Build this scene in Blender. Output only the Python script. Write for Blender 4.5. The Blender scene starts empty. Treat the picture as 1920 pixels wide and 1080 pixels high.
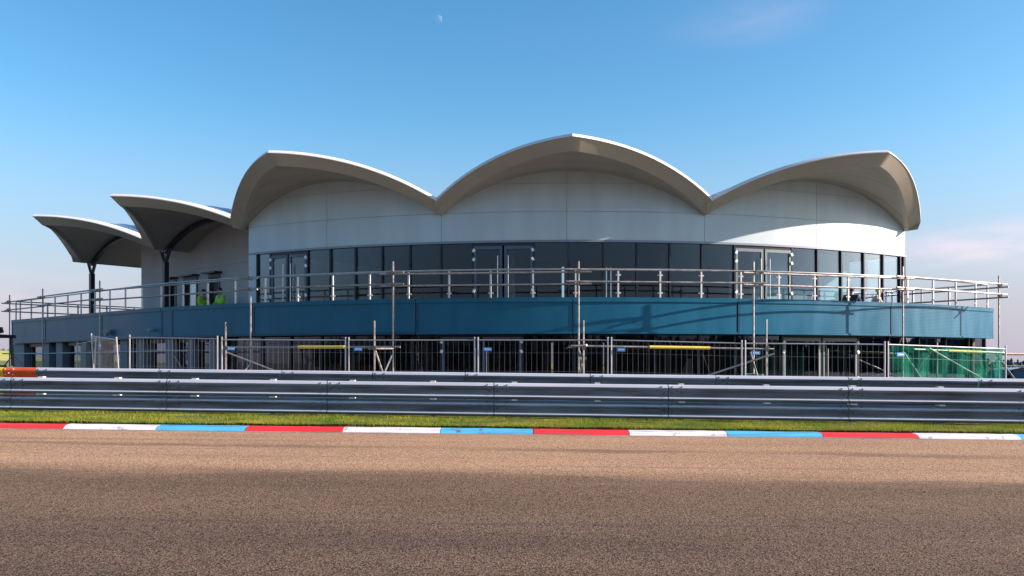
import bpy, bmesh, math, random
import numpy as np
from mathutils import Vector, Matrix
R_ = math.radians
random.seed(7); rng = np.random.default_rng(7)
sc = bpy.context.scene
COL = sc.collection

# ------------------------------------------------------------------ camera
F, H0, E = 1550.0, 680.0, 1.40          # focal length and horizon in photo pixels, eye height in metres
cam_d = bpy.data.cameras.new('camera'); cam = bpy.data.objects.new('camera', cam_d); COL.objects.link(cam)
cam.location = (0, 0, E); cam.rotation_euler = (R_(90), 0, 0)
cam_d.sensor_width = 36; cam_d.lens = F/1920*36; cam_d.shift_y = (H0-540)/1920
cam_d.clip_end = 6000; cam_d.clip_start = .05
sc.camera = cam

# ------------------------------------------------------------------ sky, sun, exposure
SUN_AZ, SUN_EL = -7.0, 22.0            # azimuth from +X towards +Y, elevation
S = Vector((math.cos(R_(SUN_EL))*math.cos(R_(SUN_AZ)), math.cos(R_(SUN_EL))*math.sin(R_(SUN_AZ)), math.sin(R_(SUN_EL))))
w = bpy.data.worlds.new('World'); sc.world = w; w.use_nodes = True
nt = w.node_tree; nt.nodes.clear()
out = nt.nodes.new('ShaderNodeOutputWorld'); bg = nt.nodes.new('ShaderNodeBackground')
sky = nt.nodes.new('ShaderNodeTexSky'); sky.sky_type = 'NISHITA'; sky.sun_disc = False
sky.sun_elevation = R_(SUN_EL); sky.sun_rotation = math.atan2(S.x, S.y)
sky.altitude = 50; sky.air_density = 1.0; sky.dust_density = 0.9; sky.ozone_density = 2.2
bg.inputs['Strength'].default_value = 0.108
tc = nt.nodes.new('ShaderNodeTexCoord'); sep = nt.nodes.new('ShaderNodeSeparateXYZ')
nt.links.new(tc.outputs['Generated'], sep.inputs[0])
# thin cirrus: two faint wisps and a trace elsewhere, broken up by stretched noise over the view direction
mp = nt.nodes.new('ShaderNodeMapping'); mp.inputs['Scale'].default_value = (2.5, 2.5, 11.0); mp.inputs['Location'].default_value = (3.1, .4, .55)
nz = nt.nodes.new('ShaderNodeTexNoise'); nz.inputs['Scale'].default_value = 2.2; nz.inputs['Detail'].default_value = 7; nz.inputs['Roughness'].default_value = .55
cr = nt.nodes.new('ShaderNodeValToRGB'); cr.color_ramp.elements[0].position = .30; cr.color_ramp.elements[1].position = .66
nt.links.new(tc.outputs['Generated'], mp.inputs[0]); nt.links.new(mp.outputs[0], nz.inputs['Vector']); nt.links.new(nz.outputs['Fac'], cr.inputs[0])
cl = None
for (cx_, cy_, sx_, sz_, amt) in ((1400, 34, .09, .028, .16), (1850, 462, .11, .028, .95), (60, 560, .16, .05, .3)):
    d_ = Vector(((cx_-960)/F, 1, (H0-cy_)/F)).normalized()
    m0 = nt.nodes.new('ShaderNodeVectorMath'); m0.operation = 'SUBTRACT'; m0.inputs[1].default_value = d_; nt.links.new(tc.outputs['Generated'], m0.inputs[0])
    m3 = nt.nodes.new('ShaderNodeVectorMath'); m3.operation = 'DIVIDE'; m3.inputs[1].default_value = (sx_, sx_, sz_); nt.links.new(m0.outputs[0], m3.inputs[0])
    m4 = nt.nodes.new('ShaderNodeVectorMath'); m4.operation = 'LENGTH'; nt.links.new(m3.outputs[0], m4.inputs[0])
    m5 = nt.nodes.new('ShaderNodeMapRange'); m5.interpolation_type = 'SMOOTHSTEP'; m5.inputs['From Max'].default_value = 1.3; m5.inputs['To Min'].default_value = amt; m5.inputs['To Max'].default_value = .0
    nt.links.new(m4.outputs['Value'], m5.inputs['Value'])
    if cl is None: cl = m5.outputs[0]
    else:
        m6 = nt.nodes.new('ShaderNodeMath'); m6.operation = 'ADD'; nt.links.new(cl, m6.inputs[0]); nt.links.new(m5.outputs[0], m6.inputs[1]); cl = m6.outputs[0]
clf = nt.nodes.new('ShaderNodeMath'); clf.operation = 'MULTIPLY'; nt.links.new(cl, clf.inputs[0]); nt.links.new(cr.outputs[0], clf.inputs[1])
# low pinkish haze all round the horizon
hz = nt.nodes.new('ShaderNodeMapRange'); hz.inputs['From Min'].default_value = 0.0; hz.inputs['From Max'].default_value = .30
hz.inputs['To Min'].default_value = .93; hz.inputs['To Max'].default_value = 0.0; hz.interpolation_type = 'SMOOTHSTEP'
nt.links.new(sep.outputs['Z'], hz.inputs['Value'])
m1 = nt.nodes.new('ShaderNodeMixRGB')
# the haze is brighter towards the sun, as forward-scattering air is
dt_ = nt.nodes.new('ShaderNodeVectorMath'); dt_.operation = 'DOT_PRODUCT'; dt_.inputs[1].default_value = S; nt.links.new(tc.outputs['Generated'], dt_.inputs[0])
mxz = nt.nodes.new('ShaderNodeMath'); mxz.operation = 'MAXIMUM'; mxz.inputs[1].default_value = 0; nt.links.new(dt_.outputs['Value'], mxz.inputs[0])
pwz = nt.nodes.new('ShaderNodeMath'); pwz.operation = 'POWER'; pwz.inputs[1].default_value = 4; nt.links.new(mxz.outputs[0], pwz.inputs[0])
gnz = nt.nodes.new('ShaderNodeMath'); gnz.operation = 'MULTIPLY_ADD'; gnz.inputs[1].default_value = 2.4; gnz.inputs[2].default_value = .95; nt.links.new(pwz.outputs[0], gnz.inputs[0])
hzc = nt.nodes.new('ShaderNodeVectorMath'); hzc.operation = 'MULTIPLY'; hzc.inputs[0].default_value = (2.35, 2.15, 2.75); nt.links.new(gnz.outputs[0], hzc.inputs[1]); nt.links.new(hzc.outputs[0], m1.inputs['Color2'])
m2 = nt.nodes.new('ShaderNodeMixRGB'); m2.inputs['Color2'].default_value = (5.2, 4.0, 4.4, 1)
hs = nt.nodes.new('ShaderNodeHueSaturation'); hs.inputs['Saturation'].default_value = 1.3
tn = nt.nodes.new('ShaderNodeMixRGB'); tn.blend_type = 'MULTIPLY'; tn.inputs['Fac'].default_value = 1; tn.inputs['Color2'].default_value = (1.0, 1.06, .98, 1)
nt.links.new(sky.outputs[0], hs.inputs['Color'])
nt.links.new(hs.outputs[0], tn.inputs['Color1']); nt.links.new(tn.outputs[0], m1.inputs['Color1']); nt.links.new(hz.outputs[0], m1.inputs['Fac'])
nt.links.new(m1.outputs[0], m2.inputs['Color1']); nt.links.new(clf.outputs[0], m2.inputs['Fac'])
nt.links.new(m2.outputs[0], bg.inputs['Color']); nt.links.new(bg.outputs[0], out.inputs[0])
sun_d = bpy.data.lights.new('sun', 'SUN'); sun_d.energy = 5.0; sun_d.angle = R_(.5); sun_d.color = (1, .81, .745)
sun = bpy.data.objects.new('sun', sun_d); COL.objects.link(sun); sun.location = (40, -20, 40)
sun.rotation_euler = (-S).to_track_quat('-Z', 'Y').to_euler()
sc.view_settings.view_transform = 'Standard'; sc.view_settings.look = 'None'; sc.view_settings.gamma = 1
sc.view_settings.exposure = 1.1; sc.view_settings.use_curve_mapping = False
sc.render.engine = 'CYCLES'; sc.cycles.max_bounces = 8; sc.cycles.transparent_max_bounces = 24

# ------------------------------------------------------------------ materials
M = {}
def mat(name, col, rough=.6, metal=0.0, var=.12, vscale=3.0, bump=0.0, bscale=40.0, spec=.5, coat=0.0, stretch=None, streak=0.0):
    m = bpy.data.materials.new(name); m.use_nodes = True; M[name] = m
    n, l = m.node_tree.nodes, m.node_tree.links
    b = n['Principled BSDF']; b.inputs['Roughness'].default_value = rough; b.inputs['Metallic'].default_value = metal
    b.inputs['Specular IOR Level'].default_value = spec; b.inputs['Coat Weight'].default_value = coat
    g = n.new('ShaderNodeNewGeometry'); src = g.outputs['Position']
    if stretch:
        mpn = n.new('ShaderNodeMapping'); mpn.inputs['Scale'].default_value = stretch; l.new(src, mpn.inputs[0]); src = mpn.outputs[0]
    t = n.new('ShaderNodeTexNoise'); t.inputs['Scale'].default_value = vscale; t.inputs['Detail'].default_value = 5; l.new(src, t.inputs['Vector'])
    r = n.new('ShaderNodeMapRange'); r.inputs['From Min'].default_value = .3; r.inputs['From Max'].default_value = .7
    r.inputs['To Min'].default_value = 1-var; r.inputs['To Max'].default_value = 1+var; l.new(t.outputs['Fac'], r.inputs['Value'])
    x = n.new('ShaderNodeVectorMath'); x.operation = 'MULTIPLY'; x.inputs[0].default_value = col[:3]; l.new(r.outputs[0], x.inputs[1])
    l.new(x.outputs[0], b.inputs['Base Color'])
    if streak:
        l.new(r.outputs[0], b.inputs['Roughness'])
        r2 = n.new('ShaderNodeMapRange'); r2.inputs['From Min'].default_value = .3; r2.inputs['From Max'].default_value = .7
        r2.inputs['To Min'].default_value = rough-streak; r2.inputs['To Max'].default_value = rough+streak
        l.new(t.outputs['Fac'], r2.inputs['Value']); l.new(r2.outputs[0], b.inputs['Roughness'])
    if bump:
        t2 = n.new('ShaderNodeTexNoise'); t2.inputs['Scale'].default_value = bscale; t2.inputs['Detail'].default_value = 4; l.new(src, t2.inputs['Vector'])
        bp = n.new('ShaderNodeBump'); bp.inputs['Strength'].default_value = bump; bp.inputs['Distance'].default_value = .01
        l.new(t2.outputs['Fac'], bp.inputs['Height']); l.new(bp.outputs[0], b.inputs['Normal'])
    return m
mat('cladding', (.46, .56, .58), .5, 0, .06, 1.5, .05, 25, stretch=(1.5, 1.5, .25))
mat('backing', (.33, .36, .37), .8, 0, .1)
mat('trim_white', (.70, .69, .68), .45, 0, .04, 2)
mat('trim_grey', (.22, .24, .27), .4, .3, .06, 2)
mat('soffit', (.40, .37, .30), .65, 0, .06, 1.2, .08, 12)
mat('eave', (.41, .375, .29), .55, 0, .05, 1.5)
mat('roof_metal', (.28, .36, .48), .32, .75, .12, 2.5, streak=.08)
mat('fascia_blue', (.010, .112, .185), .34, 0.0, .13, 1.6, .03, 6, spec=.25, streak=.06, stretch=(1.4, 1.4, .35))
mat('fascia_dark', (.010, .06, .11), .34, 0.0, .08, .9, spec=.3)
mat('frame_dark', (.022, .026, .036), .35, .4, .08)
mat('frame_blue', (.085, .115, .16), .42, .2, .08)
mat('frame_green', (.16, .205, .20), .4, .2, .06)
mat('pillar', (.155, .17, .19), .55, 0, .08, 2)
mat('render_grey', (.40, .39, .39), .75, 0, .10, .7, .1, 20)
mat('column_dark', (.035, .033, .045), .4, .3, .1)
mat('steel', (.52, .50, .47), .30, .85, .10, 6)
mat('post_white', (.66, .63, .58), .38, .0, .06, 5)
mat('tube', (.36, .335, .30), .42, .7, .22, 9, .1, 60, streak=.12)
mat('coupler', (.16, .13, .11), .5, .7, .25, 20)
mat('yellow_sleeve', (.78, .60, .09), .55, 0, .08, 6)
mat('fence_steel', (.46, .46, .46), .42, .6, .12, 8)
mat('tag_blue', (.10, .34, .72), .45, 0, .25, 26)
mat('tag_print', (.72, .80, .88), .5, 0, .1, 20)
mat('white_plastic', (.82, .82, .82), .4, 0, .05, 9)
mat('plaster', (.58, .72, .72), .8, 0, .08, .6)
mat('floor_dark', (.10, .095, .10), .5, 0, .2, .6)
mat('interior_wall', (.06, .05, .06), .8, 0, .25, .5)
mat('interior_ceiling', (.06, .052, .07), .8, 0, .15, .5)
mat('board', (.52, .47, .44), .7, 0, .1, 2)
mat('galv_lit', (.56, .57, .60), .45, .15, .12, 1.6, .08, 30, stretch=(.35, 1, 3))  # bright copy of galv for the rail lips, sunlight put into its colour
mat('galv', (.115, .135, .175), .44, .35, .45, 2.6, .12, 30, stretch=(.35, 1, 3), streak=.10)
mat('rail_orange', (.72, .10, .022), .45, 0, .12, 5, .1, 30)
mat('rail_yellow', (.80, .48, .03), .45, 0, .12, 5)
mat('bolt', (.05, .05, .055), .5, .6, .2)
mat('rust', (.30, .15, .06), .9, 0, .3, 9)
mat('hivis', (.33, .72, .03), .6, 0, .12, 9)
mat('navy_cloth', (.02, .024, .04), .8, 0, .2, 9)
mat('skin', (.42, .22, .15), .55, 0, .05, 9)
mat('hair', (.03, .02, .015), .7, 0, .2, 30)
mat('eye_dark', (.02, .015, .01), .3, 0, 0)
mat('sand_cloth', (.55, .46, .36), .8, 0, .1, 9)
mat('car_paint', (.02, .022, .028), .22, .4, .03, 2, coat=.6)
mat('car_light', (.75, .66, .64), .3, .2, .03, 2, coat=.5)
mat('rubber', (.022, .022, .024), .8, 0, .1, 9)
mat('machine_black', (.025, .026, .03), .5, .2, .1, 3)
mat('machine_yellow', (.75, .50, .03), .45, 0, .1, 3)
mat('barrow_green', (.10, .25, .17), .5, .1, .1, 6)
mat('lamp_grey', (.35, .37, .40), .4, .4, .1)
mat('bark', (.06, .045, .035), .9, 0, .2)

def glass(name, tint, ior, boost):
    m = bpy.data.materials.new(name); m.use_nodes = True; M[name] = m; n, l = m.node_tree.nodes, m.node_tree.links; n.clear()
    o = n.new('ShaderNodeOutputMaterial'); tr = n.new('ShaderNodeBsdfTransparent'); tr.inputs[0].default_value = (*tint, 1)
    gl = n.new('ShaderNodeBsdfGlossy'); gl.inputs['Roughness'].default_value = .015; gl.inputs['Color'].default_value = (.72, .82, .97, 1)
    fr = n.new('ShaderNodeLayerWeight'); fr.inputs['Blend'].default_value = .5
    pw = n.new('ShaderNodeMath'); pw.operation = 'POWER'; pw.inputs[1].default_value = 2.0; l.new(fr.outputs['Facing'], pw.inputs[0])
    ml = n.new('ShaderNodeMapRange'); ml.inputs['To Min'].default_value = ior; ml.inputs['To Max'].default_value = boost; l.new(pw.outputs[0], ml.inputs['Value'])
    g = n.new('ShaderNodeNewGeometry'); t = n.new('ShaderNodeTexNoise'); t.inputs['Scale'].default_value = .9; l.new(g.outputs['Position'], t.inputs['Vector'])
    bp = n.new('ShaderNodeBump'); bp.inputs['Strength'].default_value = .05; bp.inputs['Distance'].default_value = .02; l.new(t.outputs['Fac'], bp.inputs['Height']); l.new(bp.outputs[0], gl.inputs['Normal'])
    oi = n.new('ShaderNodeObjectInfo'); rv = n.new('ShaderNodeMapRange'); rv.inputs['To Min'].default_value = .80; rv.inputs['To Max'].default_value = 1.08; l.new(oi.outputs['Random'], rv.inputs['Value'])
    vm = n.new('ShaderNodeVectorMath'); vm.operation = 'MULTIPLY'; vm.inputs[0].default_value = tint; l.new(rv.outputs[0], vm.inputs[1]); l.new(vm.outputs[0], tr.inputs[0])
    mx = n.new('ShaderNodeMixShader'); l.new(ml.outputs[0], mx.inputs[0]); l.new(tr.outputs[0], mx.inputs[1]); l.new(gl.outputs[0], mx.inputs[2]); l.new(mx.outputs[0], o.inputs[0])
glass('glass_tinted', (.74, .85, .88), .034, 1.0)
glass('glass_ground', (.72, .73, .73), .025, .8)
glass('glass_car', (.35, .37, .40), .04, .9)

# cladding also gets ribs: fine horizontal micro-ribs on the blue balcony band
def add_ribs(m, per_m, strength):
    n, l = m.node_tree.nodes, m.node_tree.links; b = n['Principled BSDF']
    g = n.new('ShaderNodeNewGeometry'); s = n.new('ShaderNodeSeparateXYZ'); l.new(g.outputs['Position'], s.inputs[0])
    k = n.new('ShaderNodeMath'); k.operation = 'MULTIPLY'; k.inputs[1].default_value = per_m*2*math.pi; l.new(s.outputs['Z'], k.inputs[0])
    q = n.new('ShaderNodeMath'); q.operation = 'SINE'; l.new(k.outputs[0], q.inputs[0])
    bp = n.new('ShaderNodeBump'); bp.inputs['Strength'].default_value = strength; bp.inputs['Distance'].default_value = .004; l.new(q.outputs[0], bp.inputs['Height'])
    l.new(bp.outputs[0], b.inputs['Normal'])
add_ribs(M['fascia_blue'], 22, .12)

def net_material():
    m = bpy.data.materials.new('green_net'); m.use_nodes = True; M['green_net'] = m; n, l = m.node_tree.nodes, m.node_tree.links; n.clear()
    o = n.new('ShaderNodeOutputMaterial'); tr = n.new('ShaderNodeBsdfTransparent'); tr.inputs[0].default_value = (.60, .92, .76, 1)
    d = n.new('ShaderNodeBsdfDiffuse'); d.inputs[0].default_value = (.025, .27, .17, 1)
    t2 = n.new('ShaderNodeBsdfTranslucent'); t2.inputs[0].default_value = (.025, .27, .165, 1)
    a = n.new('ShaderNodeMixShader'); a.inputs[0].default_value = .4; l.new(d.outputs[0], a.inputs[1]); l.new(t2.outputs[0], a.inputs[2])
    g = n.new('ShaderNodeNewGeometry'); t = n.new('ShaderNodeTexNoise'); t.inputs['Scale'].default_value = 2.2; t.inputs['Detail'].default_value = 4; l.new(g.outputs['Position'], t.inputs['Vector'])
    r = n.new('ShaderNodeMapRange'); r.inputs['From Min'].default_value = .35; r.inputs['From Max'].default_value = .7; r.inputs['To Min'].default_value = .38; r.inputs['To Max'].default_value = .72; l.new(t.outputs['Fac'], r.inputs['Value'])
    mx = n.new('ShaderNodeMixShader'); l.new(r.outputs[0], mx.inputs[0]); l.new(tr.outputs[0], mx.inputs[1]); l.new(a.outputs[0], mx.inputs[2]); l.new(mx.outputs[0], o.inputs[0])
net_material()

# kerb paint: worn towards the edges, chips of concrete
def kerb_paint(name, col):
    m = bpy.data.materials.new(name); m.use_nodes = True; M[name] = m; n, l = m.node_tree.nodes, m.node_tree.links
    b = n['Principled BSDF']; b.inputs['Roughness'].default_value = .55
    g = n.new('ShaderNodeNewGeometry'); t = n.new('ShaderNodeTexNoise'); t.inputs['Scale'].default_value = 5; t.inputs['Detail'].default_value = 8; t.inputs['Roughness'].default_value = .7; l.new(g.outputs['Position'], t.inputs['Vector'])
    r = n.new('ShaderNodeValToRGB'); r.color_ramp.elements[0].position = .60; r.color_ramp.elements[1].position = .68; l.new(t.outputs['Fac'], r.inputs[0])
    t3 = n.new('ShaderNodeTexNoise'); t3.inputs['Scale'].default_value = 1.3; l.new(g.outputs['Position'], t3.inputs['Vector'])
    v = n.new('ShaderNodeMapRange'); v.inputs['To Min'].default_value = .82; v.inputs['To Max'].default_value = 1.1; l.new(t3.outputs['Fac'], v.inputs['Value'])
    c = n.new('ShaderNodeVectorMath'); c.operation = 'MULTIPLY'; c.inputs[0].default_value = col; l.new(v.outputs[0], c.inputs[1])
    mx = n.new('ShaderNodeMixRGB'); mx.inputs['Color2'].default_value = (.13, .11, .10, 1); l.new(r.outputs[0], mx.inputs['Fac']); l.new(c.outputs[0], mx.inputs['Color1'])
    mpk = n.new('ShaderNodeMapping'); mpk.inputs['Scale'].default_value = (.5, 6, 14); l.new(g.outputs['Position'], mpk.inputs[0])
    t4 = n.new('ShaderNodeTexNoise'); t4.inputs['Scale'].default_value = 1.6; t4.inputs['Detail'].default_value = 6; l.new(mpk.outputs[0], t4.inputs['Vector'])
    r4 = n.new('ShaderNodeMapRange'); r4.inputs['From Min'].default_value = .50; r4.inputs['From Max'].default_value = .72; r4.inputs['To Max'].default_value = .7; l.new(t4.outputs['Fac'], r4.inputs['Value'])
    m7 = n.new('ShaderNodeMixRGB'); m7.inputs['Color2'].default_value = (.10, .09, .085, 1); l.new(r4.outputs[0], m7.inputs['Fac']); l.new(mx.outputs[0], m7.inputs['Color1']); l.new(m7.outputs[0], b.inputs['Base Color'])
kerb_paint('kerb_red', (.74, .028, .028)); kerb_paint('kerb_white', (.80, .74, .73)); kerb_paint('kerb_blue', (.08, .47, .72))
kerb_paint('edge_line', (.42, .38, .36))

def asphalt():
    m = bpy.data.materials.new('asphalt'); m.use_nodes = True; M['asphalt'] = m; n, l = m.node_tree.nodes, m.node_tree.links
    b = n['Principled BSDF']; b.inputs['Roughness'].default_value = .9; b.inputs['Specular IOR Level'].default_value = .12
    g = n.new('ShaderNodeNewGeometry'); P = g.outputs['Position']
    def noise(scale, detail=3, rough=.6, stretch=None):
        src = P
        if stretch:
            k = n.new('ShaderNodeMapping'); k.inputs['Scale'].default_value = stretch; l.new(P, k.inputs[0]); src = k.outputs[0]
        t = n.new('ShaderNodeTexNoise'); t.inputs['Scale'].default_value = scale; t.inputs['Detail'].default_value = detail; t.inputs['Roughness'].default_value = rough
        l.new(src, t.inputs['Vector']); return t.outputs['Fac']
    def rng_(v, a, b_, c, d, sm=False):
        r = n.new('ShaderNodeMapRange'); r.inputs['From Min'].default_value = a; r.inputs['From Max'].default_value = b_; r.inputs['To Min'].default_value = c; r.inputs['To Max'].default_value = d
        if sm: r.interpolation_type = 'SMOOTHSTEP'
        l.new(v, r.inputs['Value']); return r.outputs[0]
    def op(o, a, b_):
        k = n.new('ShaderNodeMath'); k.operation = o
        for i, v in enumerate((a, b_)):
            if isinstance(v, (int, float)): k.inputs[i].default_value = v
            else: l.new(v, k.inputs[i])
        return k.outputs[0]
    s = n.new('ShaderNodeSeparateXYZ'); l.new(P, s.inputs[0])
    # position across the track, with a little wander: the paver seam and the racing line follow the track
    wob = rng_(noise(.8, 6, .7, (.25, 1, 1)), .3, .7, -.30, .30)
    v = op('ADD', op('ADD', s.outputs['Y'], op('MULTIPLY', s.outputs['X'], .06)), wob)
    seam = rng_(v, 8.1, 9.3, 0, 1, True)                     # older pale lane beyond, darker racing line on this side
    band2 = op('MULTIPLY', rng_(v, 10.9, 11.15, 0, 1, True), rng_(v, 11.3, 11.6, 1, 0, True))
    band2 = op('MULTIPLY', band2, rng_(noise(.25, 2), .35, .65, .1, 1))
    dark = op('MULTIPLY', rng_(v, 4.4, 7.4, 1, .12, True), rng_(noise(.45, 4, .6, (.22, 1, 1)), .34, .66, .3, 1))
    tyre = op('MULTIPLY', rng_(noise(1.0, 3, .55, (.035, 2.6, 1)), .56, .70, 0, 1), rng_(v, 4.0, 13.0, .55, .25))
    edge = op('MULTIPLY', op('MULTIPLY', rng_(v, 8.2, 8.5, 0, 1, True), rng_(v, 8.55, 8.9, 1, 0, True)), rng_(noise(.5, 3, .6, (.4, 1, 1)), .38, .62, .1, .6))
    near = op('MULTIPLY', op('MULTIPLY', rng_(v, 4.95, 5.3, 0, 1, True), rng_(v, 5.4, 5.9, 1, 0, True)), rng_(noise(.3, 3, .6, (.5, 1, 1)), .35, .65, .1, .6))
    tyre = op('MAXIMUM', tyre, op('MAXIMUM', edge, near))
    pat = rng_(noise(1.0, 5, .6, (.25, 1, 1)), .3, .7, .86, 1.14)
    c1 = n.new('ShaderNodeMixRGB'); c1.inputs['Color1'].default_value = (.145, .094, .058, 1); c1.inputs['Color2'].default_value = (.345, .217, .125, 1); l.new(seam, c1.inputs['Fac'])
    c2 = n.new('ShaderNodeMixRGB'); c2.inputs['Color2'].default_value = (.15, .09, .06, 1); l.new(op('MULTIPLY', band2, .75), c2.inputs['Fac']); l.new(c1.outputs[0], c2.inputs['Color1'])
    c3 = n.new('ShaderNodeMixRGB'); c3.inputs['Color2'].default_value = (.048, .040, .036, 1); l.new(op('MAXIMUM', op('MULTIPLY', dark, .8), tyre), c3.inputs['Fac']); l.new(c2.outputs[0], c3.inputs['Color1'])
    vo = n.new('ShaderNodeTexVoronoi'); vo.inputs['Scale'].default_value = 105; l.new(P, vo.inputs['Vector'])
    sv = n.new('ShaderNodeSeparateXYZ'); l.new(vo.outputs['Color'], sv.inputs[0])
    grain = op('MULTIPLY', rng_(sv.outputs['X'], 0, 1, .12, 2.0), rng_(noise(150, 3, .7), .3, .7, .7, 1.3))
    tone = op('MULTIPLY', grain, pat)
    c4 = n.new('ShaderNodeVectorMath'); c4.operation = 'MULTIPLY'; l.new(c3.outputs[0], c4.inputs[0]); l.new(tone, c4.inputs[1])
    l.new(c4.outputs[0], b.inputs['Base Color'])
    bp = n.new('ShaderNodeBump'); bp.inputs['Strength'].default_value = .6; bp.inputs['Distance'].default_value = .006; l.new(vo.outputs['Distance'], bp.inputs['Height']); l.new(bp.outputs[0], b.inputs['Normal'])
asphalt()

def grass_materials():
    for nm, ca, cb in (('grass_soil', (.05, .075, .012), (.10, .11, .025)), ('grass_blade', (.12, .20, .014), (.36, .33, .04))):
        m = bpy.data.materials.new(nm); m.use_nodes = True; M[nm] = m; n, l = m.node_tree.nodes, m.node_tree.links
        b = n['Principled BSDF']; b.inputs['Roughness'].default_value = .7; b.inputs['Specular IOR Level'].default_value = .25
        g = n.new('ShaderNodeNewGeometry'); t = n.new('ShaderNodeTexNoise'); t.inputs['Scale'].default_value = 1.1; t.inputs['Detail'].default_value = 6; t.inputs['Roughness'].default_value = .65; l.new(g.outputs['Position'], t.inputs['Vector'])
        r = n.new('ShaderNodeMapRange'); r.inputs['From Min'].default_value = .36; r.inputs['From Max'].default_value = .66; l.new(t.outputs['Fac'], r.inputs['Value'])
        mx = n.new('ShaderNodeMixRGB'); mx.inputs['Color1'].default_value = (*ca, 1); mx.inputs['Color2'].default_value = (*cb, 1); l.new(r.outputs[0], mx.inputs['Fac']); l.new(mx.outputs[0], b.inputs['Base Color'])
        if nm == 'grass_blade':
            b.inputs['Transmission Weight'].default_value = 0
            tl = n.new('ShaderNodeBsdfTranslucent'); l.new(mx.outputs[0], tl.inputs[0]); a = n.new('ShaderNodeMixShader'); a.inputs[0].default_value = .35
            l.new(b.outputs[0], a.inputs[1]); l.new(tl.outputs[0], a.inputs[2]); l.new(a.outputs[0], n['Material Output'].inputs[0])
    # open land: gravel apron by the building, pasture and a yellow crop farther off
    m = bpy.data.materials.new('land'); m.use_nodes = True; M['land'] = m; n, l = m.node_tree.nodes, m.node_tree.links; b = n['Principled BSDF']; b.inputs['Roughness'].default_value = .9
    g = n.new('ShaderNodeNewGeometry'); s = n.new('ShaderNodeSeparateXYZ'); l.new(g.outputs['Position'], s.inputs[0])
    t = n.new('ShaderNodeTexNoise'); t.inputs['Scale'].default_value = .5; t.inputs['Detail'].default_value = 7; l.new(g.outputs['Position'], t.inputs['Vector'])
    def ramp(a, b_):
        r = n.new('ShaderNodeMapRange'); r.inputs['From Min'].default_value = a; r.inputs['From Max'].default_value = b_; l.new(s.outputs['Y'], r.inputs['Value']); return r.outputs[0]
    def mix(f, c1, c2):
        k = n.new('ShaderNodeMixRGB'); l.new(f, k.inputs['Fac'])
        for i, c in (('Color1', c1), ('Color2', c2)):
            if isinstance(c, tuple): k.inputs[i].default_value = (*c, 1)
            else: l.new(c, k.inputs[i])
        return k.outputs[0]
    grav = mix(t.outputs['Fac'], (.10, .09, .075), (.20, .18, .15)); past = mix(t.outputs['Fac'], (.09, .13, .03), (.15, .17, .05))
    crop = mix(t.outputs['Fac'], (.42, .40, .05), (.50, .46, .08)); wood = mix(t.outputs['Fac'], (.05, .08, .025), (.09, .12, .04))
    c = mix(ramp(75, 80), grav, past); c = mix(ramp(150, 152), c, crop); c = mix(ramp(520, 522), c, wood); l.new(c, b.inputs['Base Color'])
grass_materials()

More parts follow.
